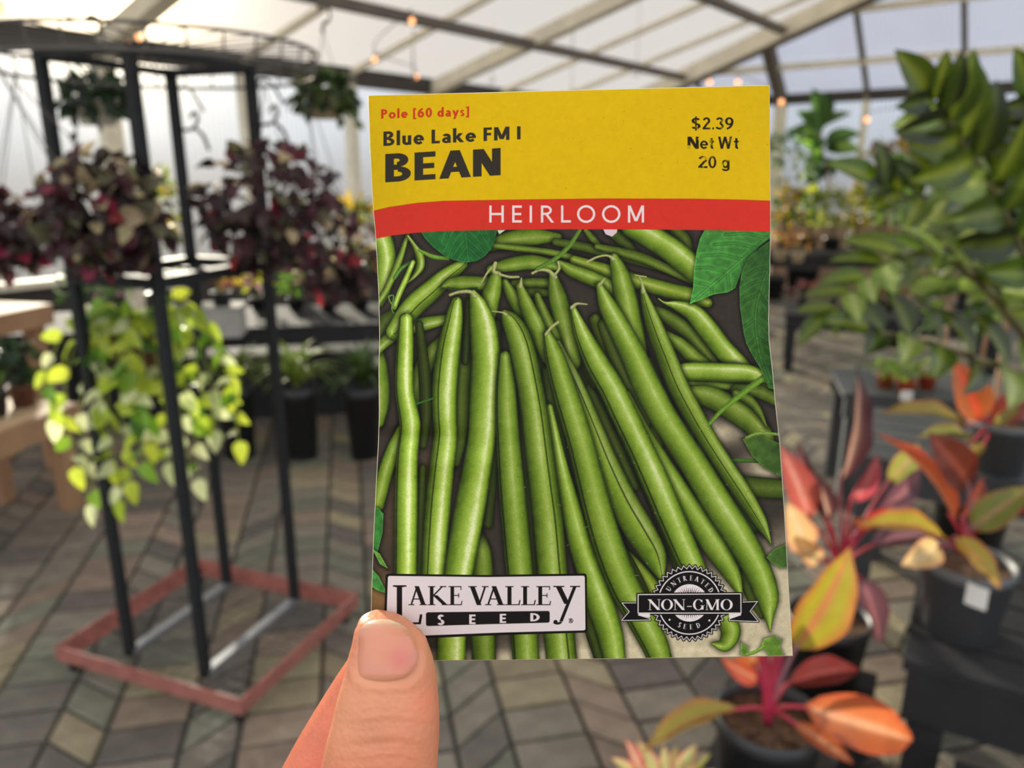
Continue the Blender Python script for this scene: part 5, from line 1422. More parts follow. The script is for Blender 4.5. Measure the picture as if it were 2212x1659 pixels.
printed_leaf([(800, 1225), (818, 1245), (836, 1282), (815, 1275), (800, 1265)], (80, 160, 70), None)
fill_poly([(1300, 490), (1334, 490), (1332, 502), (1322, 511), (1308, 506)], (226, 200, 202))
fill_poly([(1074, 497), (1092, 496), (1078, 506)], (214, 220, 186))
# pale wear flecks
for _ in range(70):
    fx, fy = random.gauss(1330, 150), random.gauss(1090, 110)
    stroke([(fx, fy, random.uniform(.3, .9)), (fx + random.gauss(0, 3), fy + random.gauss(0, 2), .3)], (170, 196, 176), 4, 0.7, False)
# --- bands
red_top = [(770, 462), (806, 455), (840, 447), (900, 438), (960, 433.5), (1100, 431), (1300, 428.5), (1500, 429), (1600, 431), (1740, 436)]
red_bot = [(770, 522), (806, 516), (850, 508), (900, 502.5), (960, 499), (1060, 496.5), (1200, 495), (1400, 495.5), (1550, 497), (1740, 503)]
fill_poly(red_top + red_bot[::-1], (216, 52, 36))
fill_poly([(770, 160), (1740, 160)] + red_top[::-1], (226, 184, 0))
m_ = (gy < np.interp(gx, [p[0] for p in red_bot], [p[1] for p in red_bot]))
art[m_] *= (1 + 0.008 * grain2 + 0.006 * grain3)[m_][:, None]
for _ in range(26):
    fx, fy = random.uniform(1150, 1660), random.uniform(230, 420)
    stroke([(fx, fy, random.uniform(.4, .9)), (fx + random.gauss(0, 1.5), fy + random.gauss(0, 1), .3)], (120, 96, 10), 3, 0.6, False)

# --- lettering
def RR(x0, y0, x1, y1): return ('R', x0, y0, x1, y1)
def HH(x0, y0, x1, y1, w): return ('H', x0, y0, x1, y1, w)
def AA(cx, cy, rx, ry, a0, a1, w, h): return ('A', cx, cy, rx, ry, a0, a1, w, h)
def sans(c, w, h):
    st = RR(0, 0, w, 1)
    D = {
        'B': [st, AA(.28, .755, .27, .245, -90, 90, w, h), RR(0, 1 - h, .3, 1), RR(0, .51 - h / 2, .32, .51 + h / 2), AA(.30, .265, .31, .265, -90, 90, w, h), RR(0, 0, .32, h)],
        'E': [st, RR(0, 0, .5, h), RR(0, .5 - h / 2, .47, .5 + h / 2), RR(0, 1 - h, .5, 1)],
        'A': [HH(w * .55, 0, .38, 1, w * 1.1), HH(.76 - w * .55, 0, .38, 1, w * 1.1), RR(.18, .22, .58, .22 + h)],
        'N': [st, RR(.66 - w, 0, .66, 1), HH(w * .62, 1, .66 - w * .62, 0, w * 1.25)],
        'P': [st, AA(.26, .71, .28, .29, -90, 90, w, h), RR(0, 1 - h, .28, 1), RR(0, .42, .28, .42 + h)],
        'L': [st, RR(0, 0, .46, h)], 'F': [st, RR(0, 1 - h, .46, 1), RR(0, .5 - h / 2, .42, .5 + h / 2)],
        'M': [st, RR(.86 - w, 0, .86, 1), HH(w * .6, 1, .43, .08, w * 1.15), HH(.86 - w * .6, 1, .43, .08, w * 1.15)],
        '1': [st], 'I': [st], 'l': [RR(0, 0, w, 1.04)],
        'H': [st, RR(.78 - w, 0, .78, 1), RR(0, .5 - h / 2, .78, .5 + h / 2)],
        'R': [st, AA(.26, .72, .30, .28, -90, 90, w, h), RR(0, 1 - h, .28, 1), RR(0, .44, .28, .44 + h), HH(.30, .46, .60, 0, w * 1.25)],
        'O': [AA(.52, .5, .52, .52, 0, 360, w, h)],
        'S': [AA(.27, .735, .24, .265, 25, 270, w, h), AA(.25, .265, .26, .265, -155, 90, w, h)],
        'D': [st, AA(.18, .5, .45, .5, -90, 90, w, h), RR(0, 1 - h, .2, 1), RR(0, 0, .2, h)],
        'W': [HH(w * .5, 1, .25, 0, w), HH(.47, 1, .25, 0, w), HH(.47, 1, .69, 0, w), HH(.94 - w * .5, 1, .69, 0, w)],
        'o': [AA(.3, .33, .3, .345, 0, 360, w, h)],
        'e': [AA(.29, .33, .29, .345, 0, 318, w, h), RR(.05, .33 - h * .4, .57, .33 + h * .4)],
        'd': [AA(.27, .33, .27, .345, 0, 360, w, h), RR(.56 - w, 0, .56, 1.04)],
        'a': [AA(.23, .20, .23, .215, 0, 360, w * .9, h * .9), RR(.48 - w, 0, .48, .46), AA(.24, .43, .24, .245, 0, 150, w, h)],
        'y': [HH(w * .5, .66, .29, .02, w), HH(.58 - w * .5, .66, .17, -.28, w)],
        's': [AA(.19, .485, .18, .19, 20, 270, w * .85, h * .9), AA(.18, .185, .20, .195, -155, 90, w * .85, h * .9)],
        'u': [RR(0, .24, w, .66), RR(.5 - w, 0, .5, .66), AA(.25, .25, .25, .265, 180, 360, w, h)],
        'k': [RR(0, 0, w, 1.04), HH(w * .8, .26, .44, .66, w * 1.2), HH(.24, .40, .50, 0, w * 1.25)],
        't': [RR(.09, .08, .09 + w, .88), RR(0, .66 - h * .9, .33, .66), AA(.09 + .17, .16, .17, .17, 180, 285, w, h)],
        'g': [AA(.27, .34, .27, .345, 0, 360, w, h), RR(.56 - w, -.06, .56, .66), AA(.28, -.05, .28, .21, 185, 360, w, h)],
        '[': [RR(0, -.17, w * .85, 1.02), RR(0, 1.02 - h * .85, .27, 1.02), RR(0, -.17, .27, -.17 + h * .85)],
        ']': [RR(.27 - w * .85, -.17, .27, 1.02), RR(0, 1.02 - h * .85, .27, 1.02), RR(0, -.17, .27, -.17 + h * .85)],
        '6': [AA(.28, .32, .28, .335, 0, 360, w, h), AA(.50, .34, .50, .68, 98, 180, w, h)],
        '0': [AA(.28, .5, .28, .515, 0, 360, w, h)],
        '2': [AA(.27, .72, .26, .29, -35, 165, w, h), HH(w * .55, h * .8, .42, .62, w * 1.15), RR(0, 0, .54, h)],
        '3': [AA(.25, .745, .24, .265, -90, 160, w, h), AA(.25, .265, .28, .28, -160, 90, w, h)],
        '9': [AA(.27, .68, .27, .335, 0, 360, w, h), AA(.05, .66, .49, .68, -82, 0, w, h)],
        '$': [AA(.27, .72, .25, .25, 25, 270, w, h), AA(.26, .27, .27, .25, -155, 90, w, h), RR(.225, -.11, .305, 1.09)],
        '.': [RR(0, 0, w, w)], '-': [RR(0, .28, .32, .28 + h)]}
    return D[c]
def serif(c, T, t):
    sh = .045
    def stem(x, top=True, bot=True, w=T):
        r = [RR(x, 0, x + w, 1)]
        if top: r.append(RR(x - .09, 1 - sh, x + w + .09, 1))
        if bot: r.append(RR(x - .09, 0, x + w + .09, sh))
        return r
    D = {
        'N': stem(.12, w=t) + stem(.74, bot=False, w=t) + [HH(.10, 1, .76, 0, T * 1.25)],
        'O': [AA(.43, .5, .43, .52, 0, 360, T, t)],
        'G': [AA(.43, .5, .43, .52, 42, 318, T, t)] + [RR(.66, .04, .66 + T * .9, .42), RR(.56, .40, .92, .445), RR(.70, .70, .745, .96)],
        'M': stem(.10, w=t) + stem(.88) + [HH(.13, 1, .53, 0, T * 1.2), HH(.93, 1, .53, 0, t * 1.7)],
        'L': stem(.09) + [RR(.09, 0, .62, sh), HH(.585, 0, .63, .26, .05)],
        'A': [HH(.16, 0, .47, 1, t * 1.6), HH(.80, 0, .45, 1, T * 1.3), RR(.24, .30, .66, .345), RR(.02, 0, .32, sh), RR(.60, 0, .98, sh)],
        'K': stem(.09) + [HH(.20, .44, .72, 1, t * 1.8), HH(.34, .52, .86, 0, T * 1.35), RR(.58, 1 - sh, .90, 1), RR(.68, 0, 1.0, sh)],
        'E': stem(.09) + [RR(.09, 1 - sh, .62, 1), RR(.09, .49, .50, .49 + sh), RR(.09, 0, .64, sh), RR(.585, .80, .62, 1), RR(.47, .40, .505, .62), HH(.61, 0, .65, .22, .04)],
        'V': [HH(.18, 1, .52, 0, T * 1.3), HH(.82, 1, .52, 0, t * 1.7), RR(.0, 1 - sh, .40, 1), RR(.66, 1 - sh, .98, 1)],
        'y': [HH(.20, 1, .52, .22, T * 1.15), HH(.82, 1, .30, -.55, t * 2.4), RR(.02, 1 - sh, .42, 1), RR(.64, 1 - sh, 1.0, 1), AA(.17, -.56, .17, .12, 200, 360, .09, .09), ('C', .10, -.56, .075)],
        'U': stem(.10, bot=False)[:0] + [RR(.10, .3, .10 + T, 1), RR(.01, 1 - sh, .10 + T + .09, 1), RR(.68, .3, .68 + t, 1), RR(.58, 1 - sh, .84, 1), AA(.405, .3, .305, .31, 180, 360, T, t)],
        'T': stem(.34, top=False) + [RR(.02, 1 - sh, .82, 1), RR(.02, .76, .06, 1), RR(.78, .76, .82, 1)],
        'R': stem(.09) + [AA(.34, .73, .29, .27, -90, 90, T, t), RR(.09, 1 - sh, .36, 1), RR(.15, .46, .36, .46 + t), HH(.38, .48, .76, 0, T * 1.2), RR(.62, 0, .92, sh)],
        'D': stem(.09) + [AA(.34, .5, .46, .5, -90, 90, T, t), RR(.09, 1 - sh, .36, 1), RR(.09, 0, .36, sh)],
        'S': [AA(.30, .735, .25, .275, 30, 270, T * .9, t * 1.6), AA(.29, .265, .27, .275, -150, 90, T * .9, t * 1.6), RR(.49, .72, .53, .98), RR(.03, .02, .07, .30)],
        '-': [RR(0, .30, .36, .38)]}
    return D[c]
def glyph(prims, org, ux, uy, col, rough=0.0):
    """org = px of glyph origin (baseline left); ux, uy = px vectors of the unit axes"""
    cx = [org[0] + a * ux[0] + b * uy[0] for a in (-.1, 1.15) for b in (-.75, 1.15)]
    cy = [org[1] + a * ux[1] + b * uy[1] for a in (-.1, 1.15) for b in (-.75, 1.15)]
    sl = box_of(min(cx), min(cy), max(cx), max(cy), 3)
    if art[sl].size == 0: return
    X, Y = gx[sl] - org[0], gy[sl] - org[1]
    det = ux[0] * uy[1] - ux[1] * uy[0]
    U = (X * uy[1] - Y * uy[0]) / det; Vv = (Y * ux[0] - X * ux[1]) / det
    sc = math.sqrt(abs(det))
    cov = np.zeros(X.shape, np.float32)
    for p in prims:
        if p[0] == 'R':
            sd = np.maximum(np.maximum(p[1] - U, U - p[3]), np.maximum(p[2] - Vv, Vv - p[4]))
        elif p[0] == 'H':
            _, x0, y0, x1, y1, w = p
            xc = x0 + (Vv - y0) * (x1 - x0) / (y1 - y0)
            cosf = abs(y1 - y0) / math.hypot(x1 - x0, y1 - y0)
            sd = np.maximum((np.abs(U - xc) - w / 2) * cosf, np.maximum(min(y0, y1) - Vv, Vv - max(y0, y1)))
        elif p[0] == 'C':
            sd = np.hypot(U - p[1], Vv - p[2]) - p[3]
        else:
            _, ccx, ccy, rx, ry, a0, a1, w, h = p
            dx, dy = U - ccx, Vv - ccy
            ro = (np.sqrt((dx / rx) ** 2 + (dy / ry) ** 2) - 1) * min(rx, ry)
            rx2, ry2 = max(rx - w, 1e-3), max(ry - h, 1e-3)
            ri = -(np.sqrt((dx / rx2) ** 2 + (dy / ry2) ** 2) - 1) * min(rx2, ry2)
            sd = np.maximum(ro, ri)
            if a1 - a0 < 359.5:
                an = np.degrees(np.arctan2(dy / ry, dx / rx))
                rel = (an - a0) % 360
                sd = np.where(rel <= (a1 - a0), sd, np.maximum(sd, 0.05))
        cov = np.maximum(cov, np.clip(0.5 - sd * sc, 0, 1))
    if rough:
        cov = cov * np.clip(1.25 + rough * grain3[sl] * 0.5 + rough * grain2[sl] * 0.25, 0.12, 1)
    comp(sl, cov, col)
def advance(prims):
    m = 0
    for p in prims:
        if p[0] == 'R': m = max(m, p[3])
        elif p[0] == 'H': m = max(m, p[1] + p[5] * 0.32, p[3] + p[5] * 0.32)
        elif p[0] == 'A': m = max(m, p[1] + (p[3] if (p[5] <= 0 or p[6] >= 360) else 0.0))
    return m
def text_line(s, x0, y0, x1, y1, cap, w, h, col, gap=0.10, space=0.32, rough=0.0, cap2=None):
    """fits the string between two baseline ends"""
    items = []; pos = 0
    for ch in s:
        if ch == ' ': pos += space; continue
        p = sans(ch, w, h); items.append((p, pos)); pos += advance(p) + gap
    tot = pos - gap
    L = math.hypot(x1 - x0, y1 - y0); dx, dy = (x1 - x0) / L, (y1 - y0) / L
    for p, q in items:
        f = q / tot; c_ = cap + ((cap2 or cap) - cap) * f
        org = (x0 + (x1 - x0) * f, y0 + (y1 - y0) * f)
        glyph(p, org, (dx * L / tot, dy * L / tot), (0.02 * c_ * 0, -c_), col, rough)
INK = (52, 46, 36)
text_line('Pole [60 days]', 823, 256, 1013, 250, 20, .20, .19, (206, 58, 30), gap=.14, space=.34)
text_line('Blue Lake FM 1', 828, 315, 1124, 300.5, 31, .19, .18, INK, gap=.13, space=.30, cap2=28)
text_line('BEAN', 832, 393.5, 1081, 378, 61, .205, .185, INK, gap=.09, cap2=58)
# the first letters follow the bent left edge
for ch, x0, x1 in (('H', 1056.5, 1088), ('E', 1106, 1127), ('I', 1143.5, 1149), ('R', 1168, 1196), ('L', 1211.5, 1233), ('O', 1246, 1285.5), ('O', 1300, 1340), ('M', 1356, 1391)):
    a_ = {'H': .78, 'E': .5, 'I': 1, 'R': .66, 'L': .46, 'O': 1.04, 'M': .86}[ch]
    ww = 5.2 * a_ / (x1 - x0)
    p = sans(ch, ww, .14) if ch != 'I' else [RR(0, 0, 1, 1)]
    glyph(p, (x0, 480.5), ((x1 - x0) / a_, 0), (0, -37), (238, 220, 216))
BK = (34, 26, 8)
def fit(ch, x0, x1, yb, cap, w, h, col, rough):
    p = sans(ch, w, h); a_ = advance(p); glyph(p, (x0, yb), ((x1 - x0) / a_, 0), (0, -cap), col, rough)
for ch, a, b in (('$', 1493, 1513), ('2', 1517.5, 1534), ('.', 1538.5, 1542), ('3', 1546, 1563), ('9', 1566, 1584)):
    if ch == '.': glyph([RR(0, 0, 1, 1)], (a, 279), (b - a, 0), (0, -4), BK)
    else: fit(ch, a, b, 279, 25.5, .15, .14, BK, 0.7)
for ch, a, b in (('N', 1485, 1509), ('e', 1512, 1529), ('t', 1532, 1542), ('W', 1551, 1580), ('t', 1585, 1595.5)): fit(ch, a, b, 321, 26, .17 if ch == 'N' else .15, .14, BK, 1.0)
for ch, a, b in (('2', 1508, 1528), ('0', 1530, 1547), ('g', 1558.5, 1575.5)): fit(ch, a, b, 362.5, 25.5, .15, .14, BK, 1.0)

# --- maker's label
def rounded(P, r):
    out = []; n = len(P)
    for i in range(n):
        a, b, c = np.array(P[i - 1], float), np.array(P[i], float), np.array(P[(i + 1) % n], float)
        u = (a - b) / np.linalg.norm(a - b); v = (c - b) / np.linalg.norm(c - b)
        for k in range(7):
            t = k / 6; q0, q1 = b + u * r, b + v * r
            out.append(tuple((1 - t) ** 2 * q0 + 2 * t * (1 - t) * b + t * t * q1))
    return out
fill_poly(rounded([(833, 1239), (1050, 1242), (1267, 1238.5), (1268.5, 1366), (1090, 1371), (920, 1378), (828, 1384)], 7), (20, 16, 14))
fill_poly(rounded([(837.5, 1243.5), (1050, 1246), (1263, 1243), (1264.5, 1361.5), (1090, 1366), (920, 1372.5), (833, 1378.5)], 5), (228, 214, 210))
LB = (26, 22, 20)
def sfit(ch, x0, x1, yt, yb, col=LB, T=.16, t=.05):
    p = serif(ch, T, t)
    xs0 = {'N': .03, 'M': .01, 'A': .02, 'V': 0, 'y': .02, 'L': 0, 'K': 0, 'E': 0, 'O': 0, 'G': 0, 'T': .02, 'U': .01, 'R': 0, 'D': 0, 'S': .03, '-': 0}[ch]
    xs1 = {'N': .92, 'M': 1.13, 'A': .98, 'V': .98, 'y': 1.0, 'L': .655, 'K': 1.0, 'E': .67, 'O': .86, 'G': .92, 'T': .82, 'U': .84, 'R': .92, 'D': .80, 'S': .56, '-': .36}[ch]
    k = (x1 - x0) / (xs1 - xs0)
    glyph(p, (x0 - xs0 * k, yb), (k, 0), (0, -(yb - yt)), col)
glyph([RR(.27, 0, .46, 1), RR(.13, .965, .62, 1), RR(.2, .955, .53, .975), RR(.27, 0, 1.1, .045), HH(1.1, 0, 1.16, .25, .09), RR(.13, 0, .5, .03)], (841, 1348), (59, 0), (0, -84), LB)
for ch, a, b in (('A', 882, 922), ('K', 924.5, 968), ('E', 969, 998.5), ('V', 1011.5, 1055), ('A', 1047.5, 1090), ('L', 1091.5, 1124), ('L', 1125.5, 1157), ('E', 1158.5, 1190)):
    sfit(ch, a, b, 1266, 1306.8, T=.17)
sfit('y', 1195, 1252.5, 1265.5, 1315, T=.17)
fill_poly(rounded([(920, 1322.5), (1187, 1319.5), (1187, 1344.5), (1050, 1348), (920, 1352)], 5), LB)
for ch, a, b, yt, yb in (('S', 944, 960, 1327, 1350), ('E', 1013, 1027, 1327, 1348), ('E', 1079, 1093, 1325.5, 1345.5), ('D', 1145, 1165.5, 1324, 1342)):
    p = sans(ch, .21, .2); a_ = advance(p) if ch != 'S' else .52
    glyph(p, (a, yb), ((b - a) / a_, 0), (0, -(yb - yt)), (228, 214, 210))
glyph([AA(0, 0, 1, 1, 0, 360, .2, .2)], (1232.5, 1340.5), (5.2, 0), (0, -5.2), LB)
glyph(sans('R', .2, .18), (1230.3, 1343.5), (8.5, 0), (0, -6), LB)

# --- round seal
SCX, SCY = 1489.0, 1302.0
def cpoly(fr, n):
    return [(SCX + fr(i) * math.cos(2 * PI * i / n), SCY + fr(i) * math.sin(2 * PI * i / n)) for i in range(n)]
NT = 40
WHT, BLK = (236, 222, 216), (20, 17, 16)
tails = [([(1343, 1302), (1378, 1302), (1378, 1328), (1404, 1336), (1404.5, 1339), (1342, 1340), (1359, 1321)]),
         ([(1600, 1300.5), (1636, 1299), (1620, 1320), (1638, 1342.5), (1575, 1340), (1574.5, 1337), (1600, 1328)])]
for P_ in tails:
    cx_, cy_ = sum(p[0] for p in P_) / len(P_), sum(p[1] for p in P_) / len(P_)
    sl = box_of(1330, 1285, 1650, 1360)
    sd = sd_poly(gx[sl], gy[sl], P_)
    comp(sl, np.clip(0.5 - (sd - 2.5) / 1.2, 0, 1), BLK); comp(sl, np.clip(0.5 - (np.abs(sd) - 0.9) / 1.0, 0, 1), WHT); comp(sl, np.clip(0.5 - (sd + 1.5) / 1.0, 0, 1), BLK)
teeth = cpoly(lambda i: 81.5 if i % 2 == 0 else 73.5, NT * 2)
sl = box_of(SCX - 90, SCY - 90, SCX + 90, SCY + 90)
sd = sd_poly(gx[sl], gy[sl], teeth); rr = np.hypot(gx[sl] - SCX, gy[sl] - SCY)
comp(sl, np.clip(0.5 - (sd - 3.0) / 1.2, 0, 1), BLK)
comp(sl, np.clip(0.5 - (np.abs(sd) - 0.9) / 1.1, 0, 1), WHT)
comp(sl, np.clip(0.5 - (np.abs(rr - 67.5) - 1.4) / 1.0, 0, 1), WHT)
comp(sl, np.clip(0.5 - (rr - 40.5) / 1.0, 0, 1), WHT)
ang = np.arctan2(gy[sl] - SCY, gx[sl] - SCX)
nr = 44
saw = np.abs(((ang / (2 * PI) * nr) % 1) - 0.5) * 2
rl = 34 + 3 * np.cos(np.round(ang / (2 * PI) * nr) * PI)
comp(sl, np.clip((1 - rr / rl) * 1.35 - saw + 0.1, 0, 0.12) / 0.12, BLK)
for i, (ch, a) in enumerate(zip('UNTREATED', (146, 129.5, 114.5, 100.5, 86, 72.5, 58.5, 45, 31))):
    r_ = 48.5; a = math.radians(a); up = (math.cos(a), -math.sin(a)); rt = (math.sin(a), math.cos(a))
    w_ = 10.0; p = serif(ch, .22, .10)
    k = w_ * (1.05 if ch in 'NUD' else 0.95)
    half = {'N': .47, 'U': .42, 'T': .42, 'R': .45, 'E': .33, 'A': .5, 'D': .4}[ch]
    glyph(p, (SCX + up[0] * r_ - rt[0] * k * half, SCY + up[1] * r_ - rt[1] * k * half), (rt[0] * k, rt[1] * k), (up[0] * 11, up[1] * 11), WHT)
for ch, a in zip('SEED', (-114, -101, -86, -69)):
    r_ = 57.5; a = math.radians(a); dn = (math.cos(a), -math.sin(a)); up = (-dn[0], -dn[1]); rt = (-up[1], up[0])
    k = 10.0; half = {'S': .3, 'E': .33, 'D': .4}[ch]
    glyph(serif(ch, .22, .10), (SCX + dn[0] * r_ - rt[0] * k * half, SCY + dn[1] * r_ - rt[1] * k * half), (rt[0] * k, rt[1] * k), (up[0] * 11, up[1] * 11), WHT)
for (x, y) in ((1446, 1338.5), (1532, 1340)):
    glyph([('C', 0, 0, 2.3)], (x, y), (1, 0), (0, -1), WHT)
ban = [(1377.5, 1283.5), (1600.5, 1281.8), (1601, 1324.5), (1377.5, 1324.5)]
sl = box_of(1366, 1272, 1612, 1336); sd = sd_poly(gx[sl], gy[sl], ban)
comp(sl, np.clip(0.5 - (sd - 3.2) / 1.2, 0, 1), BLK); comp(sl, np.clip(0.5 - (np.abs(sd + 0.6) - 1.2) / 1.0, 0, 1), WHT); comp(sl, np.clip(0.5 - (sd + 2.0) / 1.0, 0, 1), BLK)
fill_poly([(1378.5, 1325), (1404, 1325), (1403, 1334), (1379, 1329)], WHT)
fill_poly([(1574, 1325), (1600.5, 1325), (1600, 1328.5), (1575, 1336)], WHT)
for ch, a, b in (('N', 1399.8, 1428), ('O', 1427.5, 1453.5), ('N', 1454.5, 1481), ('-', 1483.5, 1494), ('G', 1496.5, 1522), ('M', 1523.5, 1554), ('O', 1556, 1582.5)):
    sfit(ch, a, b, 1294.2, 1317.5, WHT, T=.19, t=.06)

# --- to an image datablock
lin = np.clip(art, 0, 255) / 255.0
img = bpy.data.images.new('packet_artwork', IW, IH, alpha=False)
buf = np.ones((IH, IW, 4), np.float32); buf[..., :3] = lin[::-1]
img.pixels.foreach_set(buf.ravel()); img.update(); img.pack()

# ================================================================== seed packet: paper
def edge_curve(P, n): return crom(np.array(P, float), n)
NU, NV = 72, 100
lef = np.array([(796, 207), (800, 320), (806, 440), (813, 520), (819, 640), (821, 730), (819, 800), (820, 900), (818, 960), (813, 1050), (808, 1150), (803, 1290), (800, 1427)], float)
rig = np.array([(1662, 185), (1663, 330), (1664, 480), (1662, 600), (1659.5, 690), (1661, 740), (1668, 800), (1674, 870), (1684, 960), (1692, 1080), (1699, 1200), (1706, 1320), (1712, 1416)], float)
def on(E, v):
    y = E[0, 1] + (E[-1, 1] - E[0, 1]) * v
    return np.interp(y, E[:, 1], E[:, 0]), y
tops = np.array([(0, 0), (0.25, 0.5), (0.6, 0.5), (1, 0)], float)
pk_pts = np.zeros((NV + 1, NU + 1, 2)); pk_d = np.zeros((NV + 1, NU + 1))
for j in range(NV + 1):
    v = j / NV
    xl, yl = on(lef, v); xr, yr = on(rig, v)
    for i in range(NU + 1):
        u = i / NU
        pk_pts[j, i] = (xl + (xr - xl) * u, yl + (yr - yl) * u + 3 * math.sin(PI * u) * v * (v > 0.9) * (v - 0.9) * 10 * 0.5)
        d = 0.1580 - 0.0050 * v
        d += 0.0050 * max(0, (0.20 - u) / 0.20) ** 1.6 * math.exp(-((v - 0.25) / 0.16) ** 2)           # left edge bends back by the red band
        d += 0.0018 * max(0, (0.10 - u) / 0.10) ** 2
        d += 0.0022 * max(0, (u - 0.86) / 0.14) ** 1.5 * math.exp(-((v - 0.10) / 0.18) ** 2)
        d -= 0.0016 * math.sin(PI * u) ** 1.2 * math.sin(PI * min(1, v * 1.02)) ** 0.8                      # the seeds fill it out
        d -= 0.0010 * math.exp(-((u - 0.05) / 0.10) ** 2 - ((v - 0.42) / 0.05) ** 2)                        # dent and buckle on the left
        d += 0.0011 * math.exp(-((u - 0.08) / 0.16) ** 2 - ((v - 0.605 - 0.05 * u) / 0.014) ** 2)
        d -= 0.0008 * math.exp(-((u - 0.14) / 0.16) ** 2 - ((v - 0.645 - 0.04 * u) / 0.022) ** 2)
        d -= 0.0012 * math.exp(-((u - 1.0) / 0.05) ** 2 - ((v - 0.44) / 0.03) ** 2)
        d += 0.0004 * math.sin(u * 9 + v * 4) * math.sin(v * 7 + 1)
        pk_d[j, i] = d
packet = thing('seed_packet', near(1250, 1000, 0.157), 'yellow and red paper seed packet printed with green beans, held by thumb and fingers', 'seed packet')
def sheet(name, dd, rev, m, uvs=True):
    vs_ = []
    for j in range(NV + 1):
        for i in range(NU + 1):
            vs_.append(near(pk_pts[j, i, 0], pk_pts[j, i, 1], 1.0 * (pk_d[j, i] + dd(i / NU, j / NV))))
    # the bearing is kept at the front sheet's own place: back sheet moves along the packet normal
    fs_ = []
    for j in range(NV):
        for i in range(NU):
            q = (j * (NU + 1) + i, (j + 1) * (NU + 1) + i, (j + 1) * (NU + 1) + i + 1, j * (NU + 1) + i + 1)
            fs_.append(q[::-1] if rev else q)
    me = bpy.data.meshes.new(name); me.from_pydata([tuple(v) for v in vs_], [], fs_)
    me.polygons.foreach_set('use_smooth', [True] * len(fs_))
    if uvs:
        uv = me.uv_layers.new(name='UVMap')
        flat = np.zeros((len(me.loops), 2), np.float32)
        vi = np.zeros(len(me.loops), np.int32); me.loops.foreach_get('vertex_index', vi)
        P = pk_pts.reshape(-1, 2)[vi]
        flat[:, 0] = (P[:, 0] - PX0) / PW; flat[:, 1] = 1 - (P[:, 1] - PY0) / PH
        uv.data.foreach_set('uv', flat.ravel())
    return link(name, me, m, packet)
def packet_material():
    m = bpy.data.materials.new('printed_paper'); m.use_nodes = True
    nt = m.node_tree; N = nt.nodes; L = nt.links
    bs = N['Principled BSDF']
    ti = N.new('ShaderNodeTexImage'); ti.image = img; ti.interpolation = 'Cubic'; ti.extension = 'EXTEND'
    uv = N.new('ShaderNodeUVMap'); L.new(uv.outputs[0], ti.inputs[0])
    mu = N.new('ShaderNodeVectorMath'); mu.operation = 'SCALE'; mu.inputs['Scale'].default_value = 1.0
    L.new(ti.outputs['Color'], mu.inputs[0]); L.new(mu.outputs[0], bs.inputs['Base Color'])
    bs.inputs['Roughness'].default_value = 0.42
    bs.inputs['Specular IOR Level'].default_value = 0.10
    nz = N.new('ShaderNodeTexNoise'); nz.inputs['Scale'].default_value = 900; nz.inputs['Detail'].default_value = 3
    tc = N.new('ShaderNodeTexCoord'); L.new(tc.outputs['Object'], nz.inputs['Vector'])
    bp = N.new('ShaderNodeBump'); bp.inputs['Strength'].default_value = 0.12; bp.inputs['Distance'].default_value = 0.0004
    L.new(nz.outputs['Fac'], bp.inputs['Height']); L.new(bp.outputs[0], bs.inputs['Normal'])
    return m
M_PAPER = mat('plain_paper', srgb(226, 216, 190), 0.7, noise=0.05, scale=60)
sheet('front_panel', lambda u, v: 0.0, False, packet_material())
sheet('back_panel', lambda u, v: 0.0005 + 0.0050 * math.sin(PI * u) ** 0.7 * math.sin(PI * v) ** 0.7, True, M_PAPER, False)
# the folded paper edge all round
ring_ij = [(0, i) for i in range(NU)] + [(j, NU) for j in range(NV)] + [(NV, i) for i in range(NU, 0, -1)] + [(j, 0) for j in range(NV, 0, -1)]
eb = MB(); vs_ = []
for (j, i) in ring_ij:
    a = near(pk_pts[j, i, 0], pk_pts[j, i, 1], pk_d[j, i])
    ctr = near(1250, 815, 0.156)
    o_ = (a - ctr).normalized() * 0.00012
    vs_ += [a, a + o_ + ray(pk_pts[j, i, 0], pk_pts[j, i, 1]) * 0.00025, near(pk_pts[j, i, 0], pk_pts[j, i, 1], pk_d[j, i] + 0.0005)]
n_ = len(ring_ij)
fs_ = []
for k in range(n_):
    q = (k + 1) % n_
    fs_ += [(3 * k, 3 * q, 3 * q + 1, 3 * k + 1), (3 * k + 1, 3 * q + 1, 3 * q + 2, 3 * k + 2)]
eb.add(vs_, fs_).build('folded_edge', M_PAPER, packet, True)
